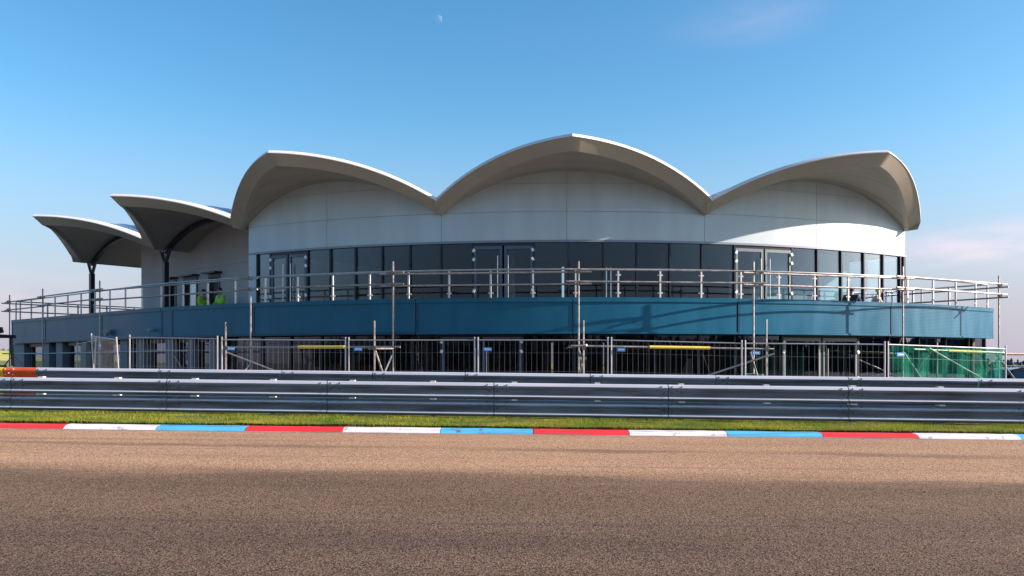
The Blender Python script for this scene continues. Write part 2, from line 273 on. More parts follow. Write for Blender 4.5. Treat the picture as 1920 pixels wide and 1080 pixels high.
# ------------------------------------------------------------------ mesh helpers
ORG = {}
class MB:
    def __init__(s): s.v = []; s.f = []; s.mi = []
    def add(s, verts, faces, mi=0):
        o = len(s.v); s.v += [tuple(p) for p in verts]; s.f += [tuple(i+o for i in f) for f in faces]; s.mi += [mi]*len(faces)
    def box(s, c, size, rot=None, mi=0):
        c = Vector(c); hx, hy, hz = size[0]/2, size[1]/2, size[2]/2
        vs = [Vector((x, y, z)) for z in (-hz, hz) for x, y in ((-hx, -hy), (hx, -hy), (hx, hy), (-hx, hy))]
        if rot is not None:
            Rm = rot if isinstance(rot, Matrix) else Matrix.Rotation(rot, 3, 'Z'); vs = [Rm @ p for p in vs]
        s.add([c+p for p in vs], [(3, 2, 1, 0), (4, 5, 6, 7), (0, 1, 5, 4), (1, 2, 6, 5), (2, 3, 7, 6), (3, 0, 4, 7)], mi)
    def tube(s, p0, p1, r, n=8, r1=None, mi=0):
        p0, p1 = Vector(p0), Vector(p1); d = (p1-p0); L = d.length
        if L < 1e-6: return
        q = d.normalized(); a = q.orthogonal().normalized(); b = q.cross(a); r1 = r if r1 is None else r1
        vs = []
        for p, rr in ((p0, r), (p1, r1)):
            for i in range(n):
                t = 2*math.pi*i/n; vs.append(p+(a*math.cos(t)+b*math.sin(t))*rr)
        fs = [(i, (i+1) % n, n+(i+1) % n, n+i) for i in range(n)]+[tuple(range(n-1, -1, -1)), tuple(range(n, 2*n))]
        s.add(vs, fs, mi)
    def pipe(s, pts, r, n=8):
        pts = [Vector(p) for p in pts]; vs = []; m = len(pts)
        for k, p in enumerate(pts):
            d = (pts[min(k+1, m-1)]-pts[max(k-1, 0)]).normalized(); a = d.cross(Vector((0, 0, 1)))
            a = a.normalized() if a.length > .05 else d.orthogonal().normalized(); b = d.cross(a)
            for i in range(n):
                t = 2*math.pi*i/n; vs.append(p+(a*math.cos(t)+b*math.sin(t))*r)
        fs = []
        for k in range(m-1):
            for i in range(n): fs.append((k*n+i, k*n+(i+1) % n, (k+1)*n+(i+1) % n, (k+1)*n+i))
        fs += [tuple(range(n-1, -1, -1)), tuple((m-1)*n+i for i in range(n))]; s.add(vs, fs)
    def extrude(s, prof, stations, closed=True, mi=0):
        """prof: list of 2d; stations: functions mapping (a,b)->Vector"""
        k = len(prof); vs = [st(a, b) for st in stations for a, b in prof]; fs = []
        for j in range(len(stations)-1):
            for i in range(k if closed else k-1): fs.append((j*k+i, j*k+(i+1) % k, (j+1)*k+(i+1) % k, (j+1)*k+i))
        if closed: fs += [tuple(range(k-1, -1, -1)), tuple((len(stations)-1)*k+i for i in range(k))]
        s.add(vs, fs, mi)
    def build(s, name, mats, parent=None, smooth=35, normals=True, origin=None):
        me = bpy.data.meshes.new(name); V = [Vector(p) for p in s.v]
        if origin is None:
            xs, ys, zs = [p.x for p in V], [p.y for p in V], [p.z for p in V]
            origin = Vector(((min(xs)+max(xs))/2, (min(ys)+max(ys))/2, min(zs)))
        origin = Vector(origin)
        me.from_pydata([p-origin for p in V], [], s.f)
        for mname in ([mats] if isinstance(mats, str) else mats): me.materials.append(M[mname])
        me.polygons.foreach_set('material_index', s.mi)
        if normals:
            bm = bmesh.new(); bm.from_mesh(me); bmesh.ops.recalc_face_normals(bm, faces=bm.faces); bm.to_mesh(me); bm.free()
        if smooth:
            me.shade_smooth(); me.set_sharp_from_angle(angle=R_(smooth))
        o = bpy.data.objects.new(name, me); COL.objects.link(o)
        ORG[o] = origin; o.location = origin
        if parent is not None: o.parent = parent; o.location = origin-ORG[parent]
        return o
def thing(name, label, cat, loc, group=None):
    o = bpy.data.objects.new(name, None); COL.objects.link(o); o.location = loc; ORG[o] = Vector(loc); o.empty_display_size = .3
    return tag(o, label, cat, group)
def tag(o, label, cat, group=None):
    o['label'] = label; o['category'] = cat
    if group: o['group'] = group
    return o
def struct(o): o['kind'] = 'structure'; return o
def stuff(o): o['kind'] = 'stuff'; return o
def px(x, y, Y): return Vector(((x-960)/F*Y, Y, E+(H0-y)/F*Y))

# ------------------------------------------------------------------ plan of the building: an arc that runs out into a straight wing
CX, CY, R0, AL = 2.0, 47.5, 24.1, -40.0
def path(a, o=0.0):
    """a: degrees round the drum (below AL it runs on straight, one degree being R0*pi/180 m); o: metres outwards of the balcony face"""
    if a >= AL:
        t = R_(a); return Vector((CX+(R0+o)*math.sin(t), CY-(R0+o)*math.cos(t)))
    t = R_(AL); n = Vector((math.sin(t), -math.cos(t))); p = Vector((CX, CY))+n*(R0+o)
    return p+Vector((-math.cos(t), -math.sin(t)))*(AL-a)*R0*math.pi/180
def normal(a): t = R_(max(a, AL)); return Vector((math.sin(t), -math.cos(t)))
def p3(a, o, z): q = path(a, o); return Vector((q.x, q.y, z))
def ax(x, o=0.0):
    lo, hi = -75.0, 55.0
    for _ in range(50):
        m = (lo+hi)/2; q = path(m, o); X = 960+F*q.x/q.y
        if X < x: lo = m
        else: hi = m
    return lo
A_R = ax(1862); A_L = ax(22)
def gz(x, y=21.0):      # ground level
    xc = max(-30, min(30, x))
    near = E-1.09-.0095*xc; far = E-1.40-.0115*xc
    t = max(0, min(1, (y-17.8)/2.6)); return near*(1-t)+far*t
def slab(mb, a0, a1, oi, oo, z0, z1, n=None, mi=0):
    n = n or max(1, int(abs(a1-a0)/.9)); f0 = z0 if callable(z0) else (lambda a: z0); f1 = z1 if callable(z1) else (lambda a: z1)
    vs = []
    for i in range(n+1):
        a = a0+(a1-a0)*i/n; b, t = f0(a), f1(a)
        vs += [p3(a, oo, b), p3(a, oo, t), p3(a, oi, t), p3(a, oi, b)]
    fs = []
    for i in range(n):
        k = 4*i
        for j in range(4): fs.append((k+j, k+(j+1) % 4, k+4+(j+1) % 4, k+4+j))
    fs += [(0, 1, 2, 3), (4*n+3, 4*n+2, 4*n+1, 4*n)]; mb.add(vs, fs, mi)
def obox(mb, a, o, z0, z1, wid, dep, mi=0):
    q = path(a, o); nrm = normal(a); ang = math.atan2(nrm.y, nrm.x)+math.pi/2
    mb.box((q.x, q.y, (z0+z1)/2), (wid, dep, z1-z0), ang, mi)

# ------------------------------------------------------------------ setting: land, track, kerb, verge
def land():
    xs = [-2600, -1500, -900, -600, -400, -250, -150, -90, -60, -40, -30, -20, -10, 0, 10, 20, 30, 40, 60, 90, 150, 250, 400, 600, 900, 1500, 2600]
    ys = [-1500, -600, -200, -80, -40, -20, 0, 13.9, 14.4, 15, 16.5, 17.8, 18.6, 19.5, 20.4, 24, 30, 40, 60, 90, 120, 150, 200, 260, 330, 400, 500, 600, 750, 950, 1300, 2000, 3000]
    mb = MB(); vs = []
    for y in ys:
        for x in xs:
            z = gz(x, y)
            if y < 14.2: z -= .35
            elif y < 17: z -= .006
            if y > 60:
                t = min(1, (y-60)/500)
                z += t*(9.5 if x < -120 else 9.5-(x+120)/260*15 if x < 140 else -5.5)*(1 if y < 800 else .8)
            vs.append((x, y, z))
    nx = len(xs); fs = [(j*nx+i, j*nx+i+1, (j+1)*nx+i+1, (j+1)*nx+i) for j in range(len(ys)-1) for i in range(nx-1)]
    mb.add(vs, fs); struct(mb.build('ground', 'land', smooth=40, normals=False, origin=(0, 0, 0)))
land()
def zt(x): return E-1.18-.0095*max(-30, min(30, x))
def yk(x): return 13.62-.02*x
def track():
    mb = MB(); xs = list(range(-60, 61, 4)); vs = []
    for x in xs: vs += [(x, -14, zt(x)), (x, yk(x)+.02, zt(x))]
    mb.add(vs, [(2*i, 2*i+2, 2*i+3, 2*i+1) for i in range(len(xs)-1)]); struct(mb.build('race_track', 'asphalt', smooth=0, origin=(0, 0, zt(0))))
    mb = MB(); vs = []
    for x in xs: vs += [(x, yk(x)-.10, zt(x)+.004), (x, yk(x)-.005, zt(x)+.004)]
    mb.add(vs, [(2*i, 2*i+2, 2*i+3, 2*i+1) for i in range(len(xs)-1)]); struct(mb.build('track_edge_line', 'edge_line', smooth=0))
track()
def kerb():
    root = bpy.data.objects.new('kerb', None); COL.objects.link(root); root.location = (0, yk(0), zt(0)); ORG[root] = Vector(root.location); struct(root)
    edges = [-425, -247, -70, 108, 285, 455, 640, 825, 1000, 1180, 1363, 1540, 1717, 1905, 2085, 2265]
    names = ['kerb_white', 'kerb_blue', 'kerb_red']; prof = [(0, -.03), (0, .008), (.08, .056), (.16, .071), (.29, .075), (.29, -.03)]
    for i in range(len(edges)-1):
        X0, X1 = [(e-960)/F*yk(0) for e in edges[i:i+2]]
        mb = MB(); st = []
        nseg = 8
        for k in range(nseg+1):
            x = X0+.006+(X1-X0-.012)*k/nseg; dz = random.uniform(-.003, .003)
            st.append(lambda a, b, x=x, dz=dz: Vector((x, yk(x)+a, zt(x)+b+(dz if b > 0 else 0))))
        mb.extrude(prof, st); mb.build('kerb_block', names[i % 3], root)
kerb()
def verge():
    # turf between kerb and barrier, then blades as one mass
    mb = MB(); xs = np.linspace(-26, 26, 79); rows = [.28, .7, 1.1, 1.6, 2.2, 2.8, 3.4, 3.9]; vs = []
    for x in xs:
        for r in rows: vs.append((x, yk(x)+r, gz(x, 14)+.004+random.uniform(0, .025)))
    k = len(rows); mb.add(vs, [(i*k+j, (i+1)*k+j, (i+1)*k+j+1, i*k+j+1) for i in range(len(xs)-1) for j in range(k-1)])
    struct(mb.build('grass_verge', 'grass_soil', smooth=60))
    N = 150000
    x = rng.uniform(-12.5, 12.5, N); r = .27+rng.uniform(0, 1, N)**1.25*3.0; y = 13.62-.02*x+r
    tuft = .5+.5*np.sin(x*3.1+np.sin(y*5+x)*1.7)*np.sin(x*.9+y*2.3)
    z = E-1.09-.0095*x; h = rng.uniform(.025, .06, N)*(.6+.9*tuft); a = rng.uniform(0, 2*np.pi, N); wd = rng.uniform(.003, .006, N)
    lean = rng.uniform(.1, .7, N)*h; b = a+rng.uniform(-1.2, 1.2, N)
    V = np.empty((N, 3, 3), np.float32)
    V[:, 0] = np.stack([x-np.cos(a)*wd, y-np.sin(a)*wd, z], 1); V[:, 1] = np.stack([x+np.cos(a)*wd, y+np.sin(a)*wd, z], 1)
    V[:, 2] = np.stack([x+np.cos(b)*lean, y+np.sin(b)*lean, z+h], 1)
    me = bpy.data.meshes.new('grass_blades'); me.vertices.add(N*3); me.vertices.foreach_set('co', V.ravel())
    me.loops.add(N*3); me.loops.foreach_set('vertex_index', np.arange(N*3, dtype=np.int32)); me.polygons.add(N)
    me.polygons.foreach_set('loop_start', np.arange(0, N*3, 3, dtype=np.int32)); me.update(calc_edges=True); me.materials.append(M['grass_blade'])
    o = bpy.data.objects.new('grass_blades', me); COL.objects.link(o); stuff(o); o['label'] = 'bright green grass growing between the kerb and the steel barrier'
verge()

def far_wood():
    # dark wood along the right-hand skyline and hedges on the left one: reads as one mass
    mb = MB()
    def clump(x, y, z, r):
        vs = []; 
        for i in range(6):
            for d in ((1, 0, 0), (0, 1, 0), (0, 0, 1)): pass
        dirs = [Vector(d).normalized() for d in ((1, 0, 0), (-1, 0, 0), (0, 1, 0), (0, -1, 0), (0, 0, 1), (0, 0, -1))]
        vs = [Vector((x, y, z))+d*r*random.uniform(.6, 1.25) for d in dirs]
        mb.add(vs, [(0, 2, 4), (2, 1, 4), (1, 3, 4), (3, 0, 4), (2, 0, 5), (1, 2, 5), (3, 1, 5), (0, 3, 5)])
    for i in range(2600):
        y = random.uniform(520, 640); x = random.uniform(110, 900)
        clump(x, y, E-6.5+random.random()**.7*(8.2+1.6*math.sin(x*.05)+1.0*math.sin(x*.17)), random.uniform(1.0, 2.2))
    for i in range(900):
        y = random.uniform(515, 530); x = random.uniform(-700, -80)
        clump(x, y, E+6.2+random.random()*1.6, random.uniform(.7, 1.4))
    for i in range(5200):
        if i % 2: x, y = random.uniform(140, 175), random.uniform(-160, 190)
        else: x, y = random.uniform(-180, 170), random.uniform(-120, -95)
        clump(x, y, gz(x, 0)+random.random()*(5.6+1.2*math.sin(x*.11+y*.09)), random.uniform(1.3, 2.6))
    m = mat('far_leaves', (.055, .062, .060), .9, 0, .35, .05)
    o = stuff(mb.build('far_wood', 'far_leaves', smooth=0)); o['label'] = 'dark wood and hedges along the far skyline'
far_wood()

# ------------------------------------------------------------------ pavilion
BX, BY = CX, CY-R0
B = thing('pavilion', 'curved two-storey pavilion with scalloped shell roofs and a blue balcony band', 'building', (CX, CY-10, E-1.40))
zG = E-1.42; zFB, zFT = E+.83, E+1.85; zD = E+1.22; zGT = E+3.83; zV, zP, PW = E+4.72, E+6.0, 2.1
RW = -2.5                                          # upper wall, offset from the balcony face
STEP, BC = 22.15, (-22.2, -.75, 22.1)
def arch(u): return zV+(zP-zV)*(1-abs(u)**PW)
A0, A1 = ax(466, RW), ax(1698, RW)
JA = [-32.0, -11.35, 11.0, BC[2]+STEP/2+.7]
def bay_of(a): return 0 if a < JA[1] else 1 if a < JA[2] else 2
def bay_u(a):
    i = bay_of(a); c = BC[i]
    return (a-c)/((c-JA[i]) if a < c else (JA[i+1]-c))
def wall_top(a): return arch(min(1, abs(bay_u(a))))+.06

# cladding panels, with recessed joints
gap = .014
def deg(m, o): return m/(R0+o)*180/math.pi
lines = [zGT+.02, E+4.74, E+5.63, E+6.3]
for i in range(3):
    for (s0, s1) in ((max(A0, JA[i]), BC[i]), (BC[i], min(A1, JA[i+1]))):
        for k in range(3):
            zl = lines[k]+(gap/2 if k else 0); zh = lines[k+1]-gap/2
            a0, a1 = s0+deg(gap/2, RW), s1-deg(gap/2, RW)
            N = 40; ok = [a for a in (a0+(a1-a0)*j/N for j in range(N+1)) if wall_top(a) > zl+.01]
            if len(ok) < 2: continue
            mb = MB(); slab(mb, ok[0], ok[-1], RW-.012, RW, zl, lambda a, zh=zh, zl=zl: max(zl+.002, min(zh, wall_top(a))), n=max(6, len(ok)-1))
            mb.build('cladding_panel', 'cladding', B)
mb = MB(); slab(mb, A0+.02, A1-.02, RW-.16, RW-.014, zGT+.05, lambda a: wall_top(a), n=60); mb.build('backing_wall', 'backing', B)
mb = MB(); slab(mb, A0, A1, RW-.05, RW+.03, zGT-.05, zGT+.012, n=60); mb.build('head_trim', 'trim_grey', B)
mb = MB(); slab(mb, A0, A1, RW-.05, RW+.02, zD, zD+.10, n=60); mb.build('sill', 'frame_dark', B)
for a, nm in ((A0, 'corner_post'), (A1, 'corner_post')):
    mb = MB()
    if a < 0: slab(mb, a, ax(480, RW), RW-.2, RW-.003, zD, zGT-.05, n=2)
    else: obox(mb, a-deg(.07, RW), RW-.09, zD, zGT-.05, .12, .2)
    mb.build(nm, 'cladding' if a < 0 else 'frame_dark', B)
# end walls of the upper storey, running back from the corners
for a, s in ((A0, 1),):
    mb = MB(); q0, q1 = path(a, RW-.17), path(a, -14); d = (q1-q0); c = (q0+q1)/2
    tdir = Vector((math.cos(R_(a)), math.sin(R_(a)))); c = c+tdir*s*.06
    mb.box((c.x, c.y, (zD+zV+.1)/2), (d.length, .12, zV+.1-zD), math.atan2(d.y, d.x)); mb.build('end_wall', 'cladding', B)

tdir = Vector((math.cos(R_(A1)), math.sin(R_(A1))))
def radial_box(o0, o1, z0, z1, thick, name, m, a=A1, par=None):
    q0, q1 = path(a, o0), path(a, o1); c = (q0+q1)/2-tdir*.07; mb = MB(); mb.box((c.x, c.y, (z0+z1)/2), ((q1-q0).length, thick, z1-z0), math.atan2((q1-q0).y, (q1-q0).x)); return mb.build(name, m, par or B)
radial_box(RW-.2, -14, zGT-.03, zV+.1, .12, 'end_wall', 'cladding'); radial_box(-9.2, -14, zD, zGT-.04, .12, 'end_wall', 'cladding')
ro = RW-.2
while ro > -9.0:
    radial_box(ro, ro-1.24, zD+.1, zGT-.05, .02, 'glass_pane', 'glass_tinted'); radial_box(ro-1.242, ro-1.298, zD+.1, zGT-.05, .12, 'mullion', 'frame_dark'); ro -= 1.3
def glazing(xs, o, z0, z1, doors, framemat, gmat, n_sub=3, mul_w=.055):
    """xs: photo x of the mullions; doors: list of (x0,x1,frame material)"""
    As = [ax(x, o) for x in xs]
    for a in As:
        mb = MB(); obox(mb, a, o-.02, z0, z1, mul_w, .12); mb.build('mullion', framemat, B)
    for i in range(len(As)-1):
        mid = (xs[i]+xs[i+1])/2
        if any(d0 < mid < d1 for d0, d1, _ in doors): continue
        mb = MB(); e = deg(mul_w/2+.002, o); slab(mb, As[i]+e, As[i+1]-e, o-.045, o-.025, z0+.02, z1-.005, n=n_sub); mb.build('glass_pane', gmat, B)
    for d0, d1, fm in doors:
        a0, a1 = ax(d0, o), ax(d1, o); am = (a0+a1)/2; zt_ = z1-.10
        for (b0, b1, hs) in ((a0, am, 1), (am, a1, -1)):
            w_ = .075; e = deg(w_, o); g = deg(.035, o)
            mb = MB()
            slab(mb, b0+g, b0+g+e, o-.05, o+.03, z0+.03, zt_); slab(mb, b1-g-e, b1-g, o-.05, o+.03, z0+.03, zt_)
            slab(mb, b0+g+e, b1-g-e, o-.05, o+.03, zt_-.10, zt_, n=2); slab(mb, b0+g+e, b1-g-e, o-.05, o+.03, z0+.03, z0+.16, n=2)
            door = mb.build('door', fm, B)
            mb = MB(); slab(mb, b0+g+e+.01, b1-g-e-.01, o-.025, o-.005, z0+.16, zt_-.10, n=2); mb.build('pane', gmat, door)
            hx = b1-g-deg(.13, o) if hs > 0 else b0+g+deg(.13, o)
            mb = MB(); q0, q1 = p3(hx, o+.10, z0+.25), p3(hx, o+.10, zt_-.32); mb.tube(q0, q1, .018)
            for zz in (z0+.45, zt_-.5): mb.tube(p3(hx, o+.02, zz), p3(hx, o+.10, zz), .012, 6)
            mb.build('handle', 'steel', door)
            hxx = b0+g if hs > 0 else b1-g
            for zz in (zt_-.14, zt_-.42, z0+.95, z0+.2):
                mb = MB(); q = p3(hxx, o+.05, zz); mb.box(q, (.075, .06, .10), Matrix.Rotation(math.atan2(normal(hxx).y, normal(hxx).x)+math.pi/2, 3, 'Z') @ Matrix.Rotation(.5*hs, 3, 'Y'))
                mb.build('hinge_cover', 'white_plastic', door)
        mb = MB(); slab(mb, a0, a1, o-.05, o+.02, zt_+.01, z1-.005, n=3); mb.build('transom', framemat, B)
upx = [483, 508, 577, 620, 667, 717, 769, 827, 887, 1001, 1066, 1131, 1194, 1256, 1316, 1377, 1484, 1532, 1577, 1619, 1655, 1687]
glazing(upx, RW-.03, zD+.10, zGT-.05, [(508, 577, 'frame_blue'), (887, 1001, 'frame_blue'), (1377, 1484, 'frame_green')], 'frame_dark', 'glass_tinted')
OG = -.55
gpx = [400, 441, 492, 546, 603, 662, 722, 775, 827, 980, 1075, 1152, 1228, 1310, 1377, 1394, 1466, 1608, 1666, 1722, 1772, 1815, 1846]
glazing(gpx, OG, zG, zFB+.02, [(827, 980, 'frame_blue'), (1466, 1608, 'frame_green')], 'frame_dark', 'glass_ground')

# balcony band
fj = [22, 84, 190, 302, 322, 474, 780, 1074, 1383, 1670, 1862]
for i in range(len(fj)-1):
    a0, a1 = ax(fj[i]), ax(fj[i+1]); g = deg(.02, 0)
    fm = 'fascia_blue'
    mb = MB(); slab(mb, a0+g, a1-g, -.06, 0, zFB+.05, zFT-.13); o = mb.build('fascia_panel', fm, B)
    mb = MB(); slab(mb, a0+g*.5, a1-g*.5, -.34, .028, zFT-.128, zFT); mb.build('coping', fm, o)
    mb = MB(); slab(mb, a0+g*.5, a1-g*.5, -.30, .03, zFB-.01, zFB+.048); mb.build('bottom_trim', 'fascia_dark' if fj[i] < 700 else fm, o)
    mb = MB(); obox(mb, a0+g*1.8, .0, zFB+.05, zFT-.13, .06, .03); mb.build('edge_trim', 'fascia_dark', o)
mb = MB(); slab(mb, A_L, A_R, -.34, -.075, zFB+.06, zFT-.14, n=120); mb.build('parapet_core', 'backing', B)
# end returns of the band
for a, s in ((A_R, 1), (A_L, -1)):
    mb = MB(); nv = normal(a); tv = Vector((-nv.y, nv.x)); q0 = path(a, -.02); q1 = path(a, -9.5); c = (q0+q1)/2+tv*s*.04
    mb.box((c.x, c.y, (zFB+zFT)/2), ((q1-q0).length, .08, zFT-zFB-.01), math.atan2((q1-q0).y, (q1-q0).x)); mb.build('band_return', 'fascia_blue', B)
# decks and soffit
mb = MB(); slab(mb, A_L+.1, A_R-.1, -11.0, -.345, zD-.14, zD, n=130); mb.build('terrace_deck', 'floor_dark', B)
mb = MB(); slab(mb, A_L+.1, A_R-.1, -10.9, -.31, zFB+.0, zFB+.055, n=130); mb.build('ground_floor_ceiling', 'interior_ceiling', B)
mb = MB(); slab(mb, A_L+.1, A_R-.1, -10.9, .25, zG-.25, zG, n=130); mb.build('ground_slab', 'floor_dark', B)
# interior walls: rear partitions with a few openings to the daylight behind
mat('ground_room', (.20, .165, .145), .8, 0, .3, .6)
def rear(o, a_list, z0, z1):
    for (a0, a1) in a_list:
        mb = MB(); slab(mb, a0, a1, o-.15, o, z0, z1); mb.build('interior_wall', 'interior_wall' if z0 > E else 'ground_room', B)
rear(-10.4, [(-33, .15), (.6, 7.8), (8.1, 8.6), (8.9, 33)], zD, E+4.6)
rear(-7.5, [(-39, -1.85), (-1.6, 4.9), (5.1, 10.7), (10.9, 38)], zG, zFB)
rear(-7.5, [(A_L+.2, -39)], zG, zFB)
for a0_, a1_, o_ in ((19.0, 32.6, -4.4),):
    mb = MB(); slab(mb, a0_, a1_, o_-.12, o_, zD, zGT+.14); mb.build('plaster_partition', 'plaster', B)
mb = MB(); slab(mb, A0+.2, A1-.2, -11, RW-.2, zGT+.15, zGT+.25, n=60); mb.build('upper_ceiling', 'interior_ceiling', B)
for x in (610, 800, 1020, 1250, 1450):
    a = ax(x, -4.5); mb = MB(); q = path(a, -4.5); mb.tube((q.x, q.y, zG), (q.x, q.y, zFB), .12, 12); mb.build('interior_column', 'trim_grey', B)
for x in (700, 960, 1240, 1560):
    a = ax(x, -6); mb = MB(); q = path(a, -6); mb.tube((q.x, q.y, zD), (q.x, q.y, zGT+.15), .12, 12); mb.build('interior_column', 'trim_grey', B)
mb = MB(); a = A_R-.4; q0, q1 = path(a, OG), path(a, -10.9); c = (q0+q1)/2; mb.box((c.x, c.y, (zG+zFB)/2), ((q1-q0).length, .15, zFB-zG), math.atan2((q1-q0).y, (q1-q0).x)); mb.build('end_wall', 'interior_wall', B)
mb = MB(); a = A_L+.3; q0, q1 = path(a, -.4), path(a, -9.4); c = (q0+q1)/2; mb.box((c.x, c.y, (zG+zFB)/2), ((q1-q0).length, .15, zFB-zG), math.atan2((q1-q0).y, (q1-q0).x)); mb.build('end_wall', 'pillar', B)
# wing ground floor: piers and windows
piers = [(24, 45), (80, 92), (105, 117), (151, 161), (184, 190), (225, 239), (257, 269), (310, 325), (352, 362), (392, 403)]
for x0, x1 in piers:
    a0, a1 = ax(x0, -.12), ax(x1, -.12); mb = MB(); slab(mb, a0, a1, -.5, -.12, zG, zFB-.012, n=1); mb.build('pier', 'pillar', B)
for i in range(len(piers)-1):
    a0, a1 = ax(piers[i][1], -.3), ax(piers[i+1][0], -.3)
    mb = MB(); slab(mb, a0, a1, -.45, -.25, zFB-.16, zFB-.012, n=2); slab(mb, a0, a1, -.45, -.25, zG, zG+.1, n=2)
    am = a0+(a1-a0)*.45; slab(mb, am-.08, am+.08, -.42, -.28, zG+.1, zFB-.16, n=1); wn = mb.build('window', 'frame_dark', B)
    mb = MB(); slab(mb, a0, a1, -.37, -.35, zG+.1, zFB-.16, n=2); mb.build('pane', 'glass_ground', wn)
# lamps on the blue band
for x, y, r in ((206, 622, .14), (288, 618, .07)):
    a = ax(x); q = path(a, .09); z = E+(H0-y)/F*q.y; mb = MB(); nv = normal(a)
    mb.tube(p3(a, 0, z), p3(a, .12, z), r*.5, 10); mb.tube(p3(a, .10, z), p3(a, .2, z-.03), r, 12); mb.build('wall_lamp', 'lamp_grey', B)

# wing upper wall, stepped back from the drum
WO = -4.7
def canopy_u(a):        # straight run: position along the wing in metres past the arc's end
    t = (AL-a)*R0*math.pi/180
    for c, h in ((.93, 3.48), (7.95, 3.55)):
        if c-h <= t <= c+h: return (t-c)/h
    return 1.0
aw0, aw1 = ax(265, WO), ax(469, WO)
def wing_top(a): return arch(canopy_u(a))+.07 if a < AL else zV+.3
doorsx = [(319, 331), (345, 371), (392, 413)]
cuts = [aw0]+[v for d in doorsx for v in (ax(d[0], WO), ax(d[1], WO))]+[aw1]
zDH = E+3.62
segs = []
for i in range(0, len(cuts), 2):
    mb = MB(); slab(mb, cuts[i], cuts[i+1], WO-.2, WO, zD, zDH, n=3); mb.build('wing_wall', 'render_grey', B)
mb = MB(); slab(mb, aw0, aw1, WO-.2, WO, zDH, wing_top, n=50); mb.build('wing_wall', 'render_grey', B)
mb = MB(); slab(mb, aw0, aw1, WO-.15, WO+.02, zDH+.35, zDH+.375, n=4); mb.build('wall_joint', 'trim_grey', B)
for d0, d1 in doorsx:
    a0, a1 = ax(d0, WO), ax(d1, WO)
    mb = MB(); slab(mb, a0, a0+.25, WO-.15, WO+.04, zD, zDH, n=1); slab(mb, a1-.25, a1, WO-.15, WO+.04, zD, zDH, n=1); slab(mb, a0+.25, a1-.25, WO-.15, WO+.04, zDH-.1, zDH, n=1)
    dd = mb.build('door', 'frame_dark', B); mb = MB(); slab(mb, a0+.25, a1-.25, WO-.12, WO-.09, zD+.02, zDH-.1, n=1); mb.build('pane', 'glass_tinted', dd)
    mb = MB(); slab(mb, a0-.1, a1+.35, WO+.0, WO+.35, zDH+.05, zDH+.11, n=1); mb.build('door_hood', 'frame_dark', dd)
mb = MB(); slab(mb, A_L+2, aw1, -10.9, -10.7, zD, E+4.6, n=8); mb.build('wing_rear_wall', 'interior_wall', B)
q0, q1 = path(aw0, WO-.2), path(aw0, -10.7); c = (q0+q1)/2; mb = MB(); mb.box((c.x, c.y, (zD+zV)/2+.4), ((q1-q0).length, .15, zV-zD+.8), math.atan2((q1-q0).y, (q1-q0).x)); mb.build('wing_end_wall', 'render_grey', B)

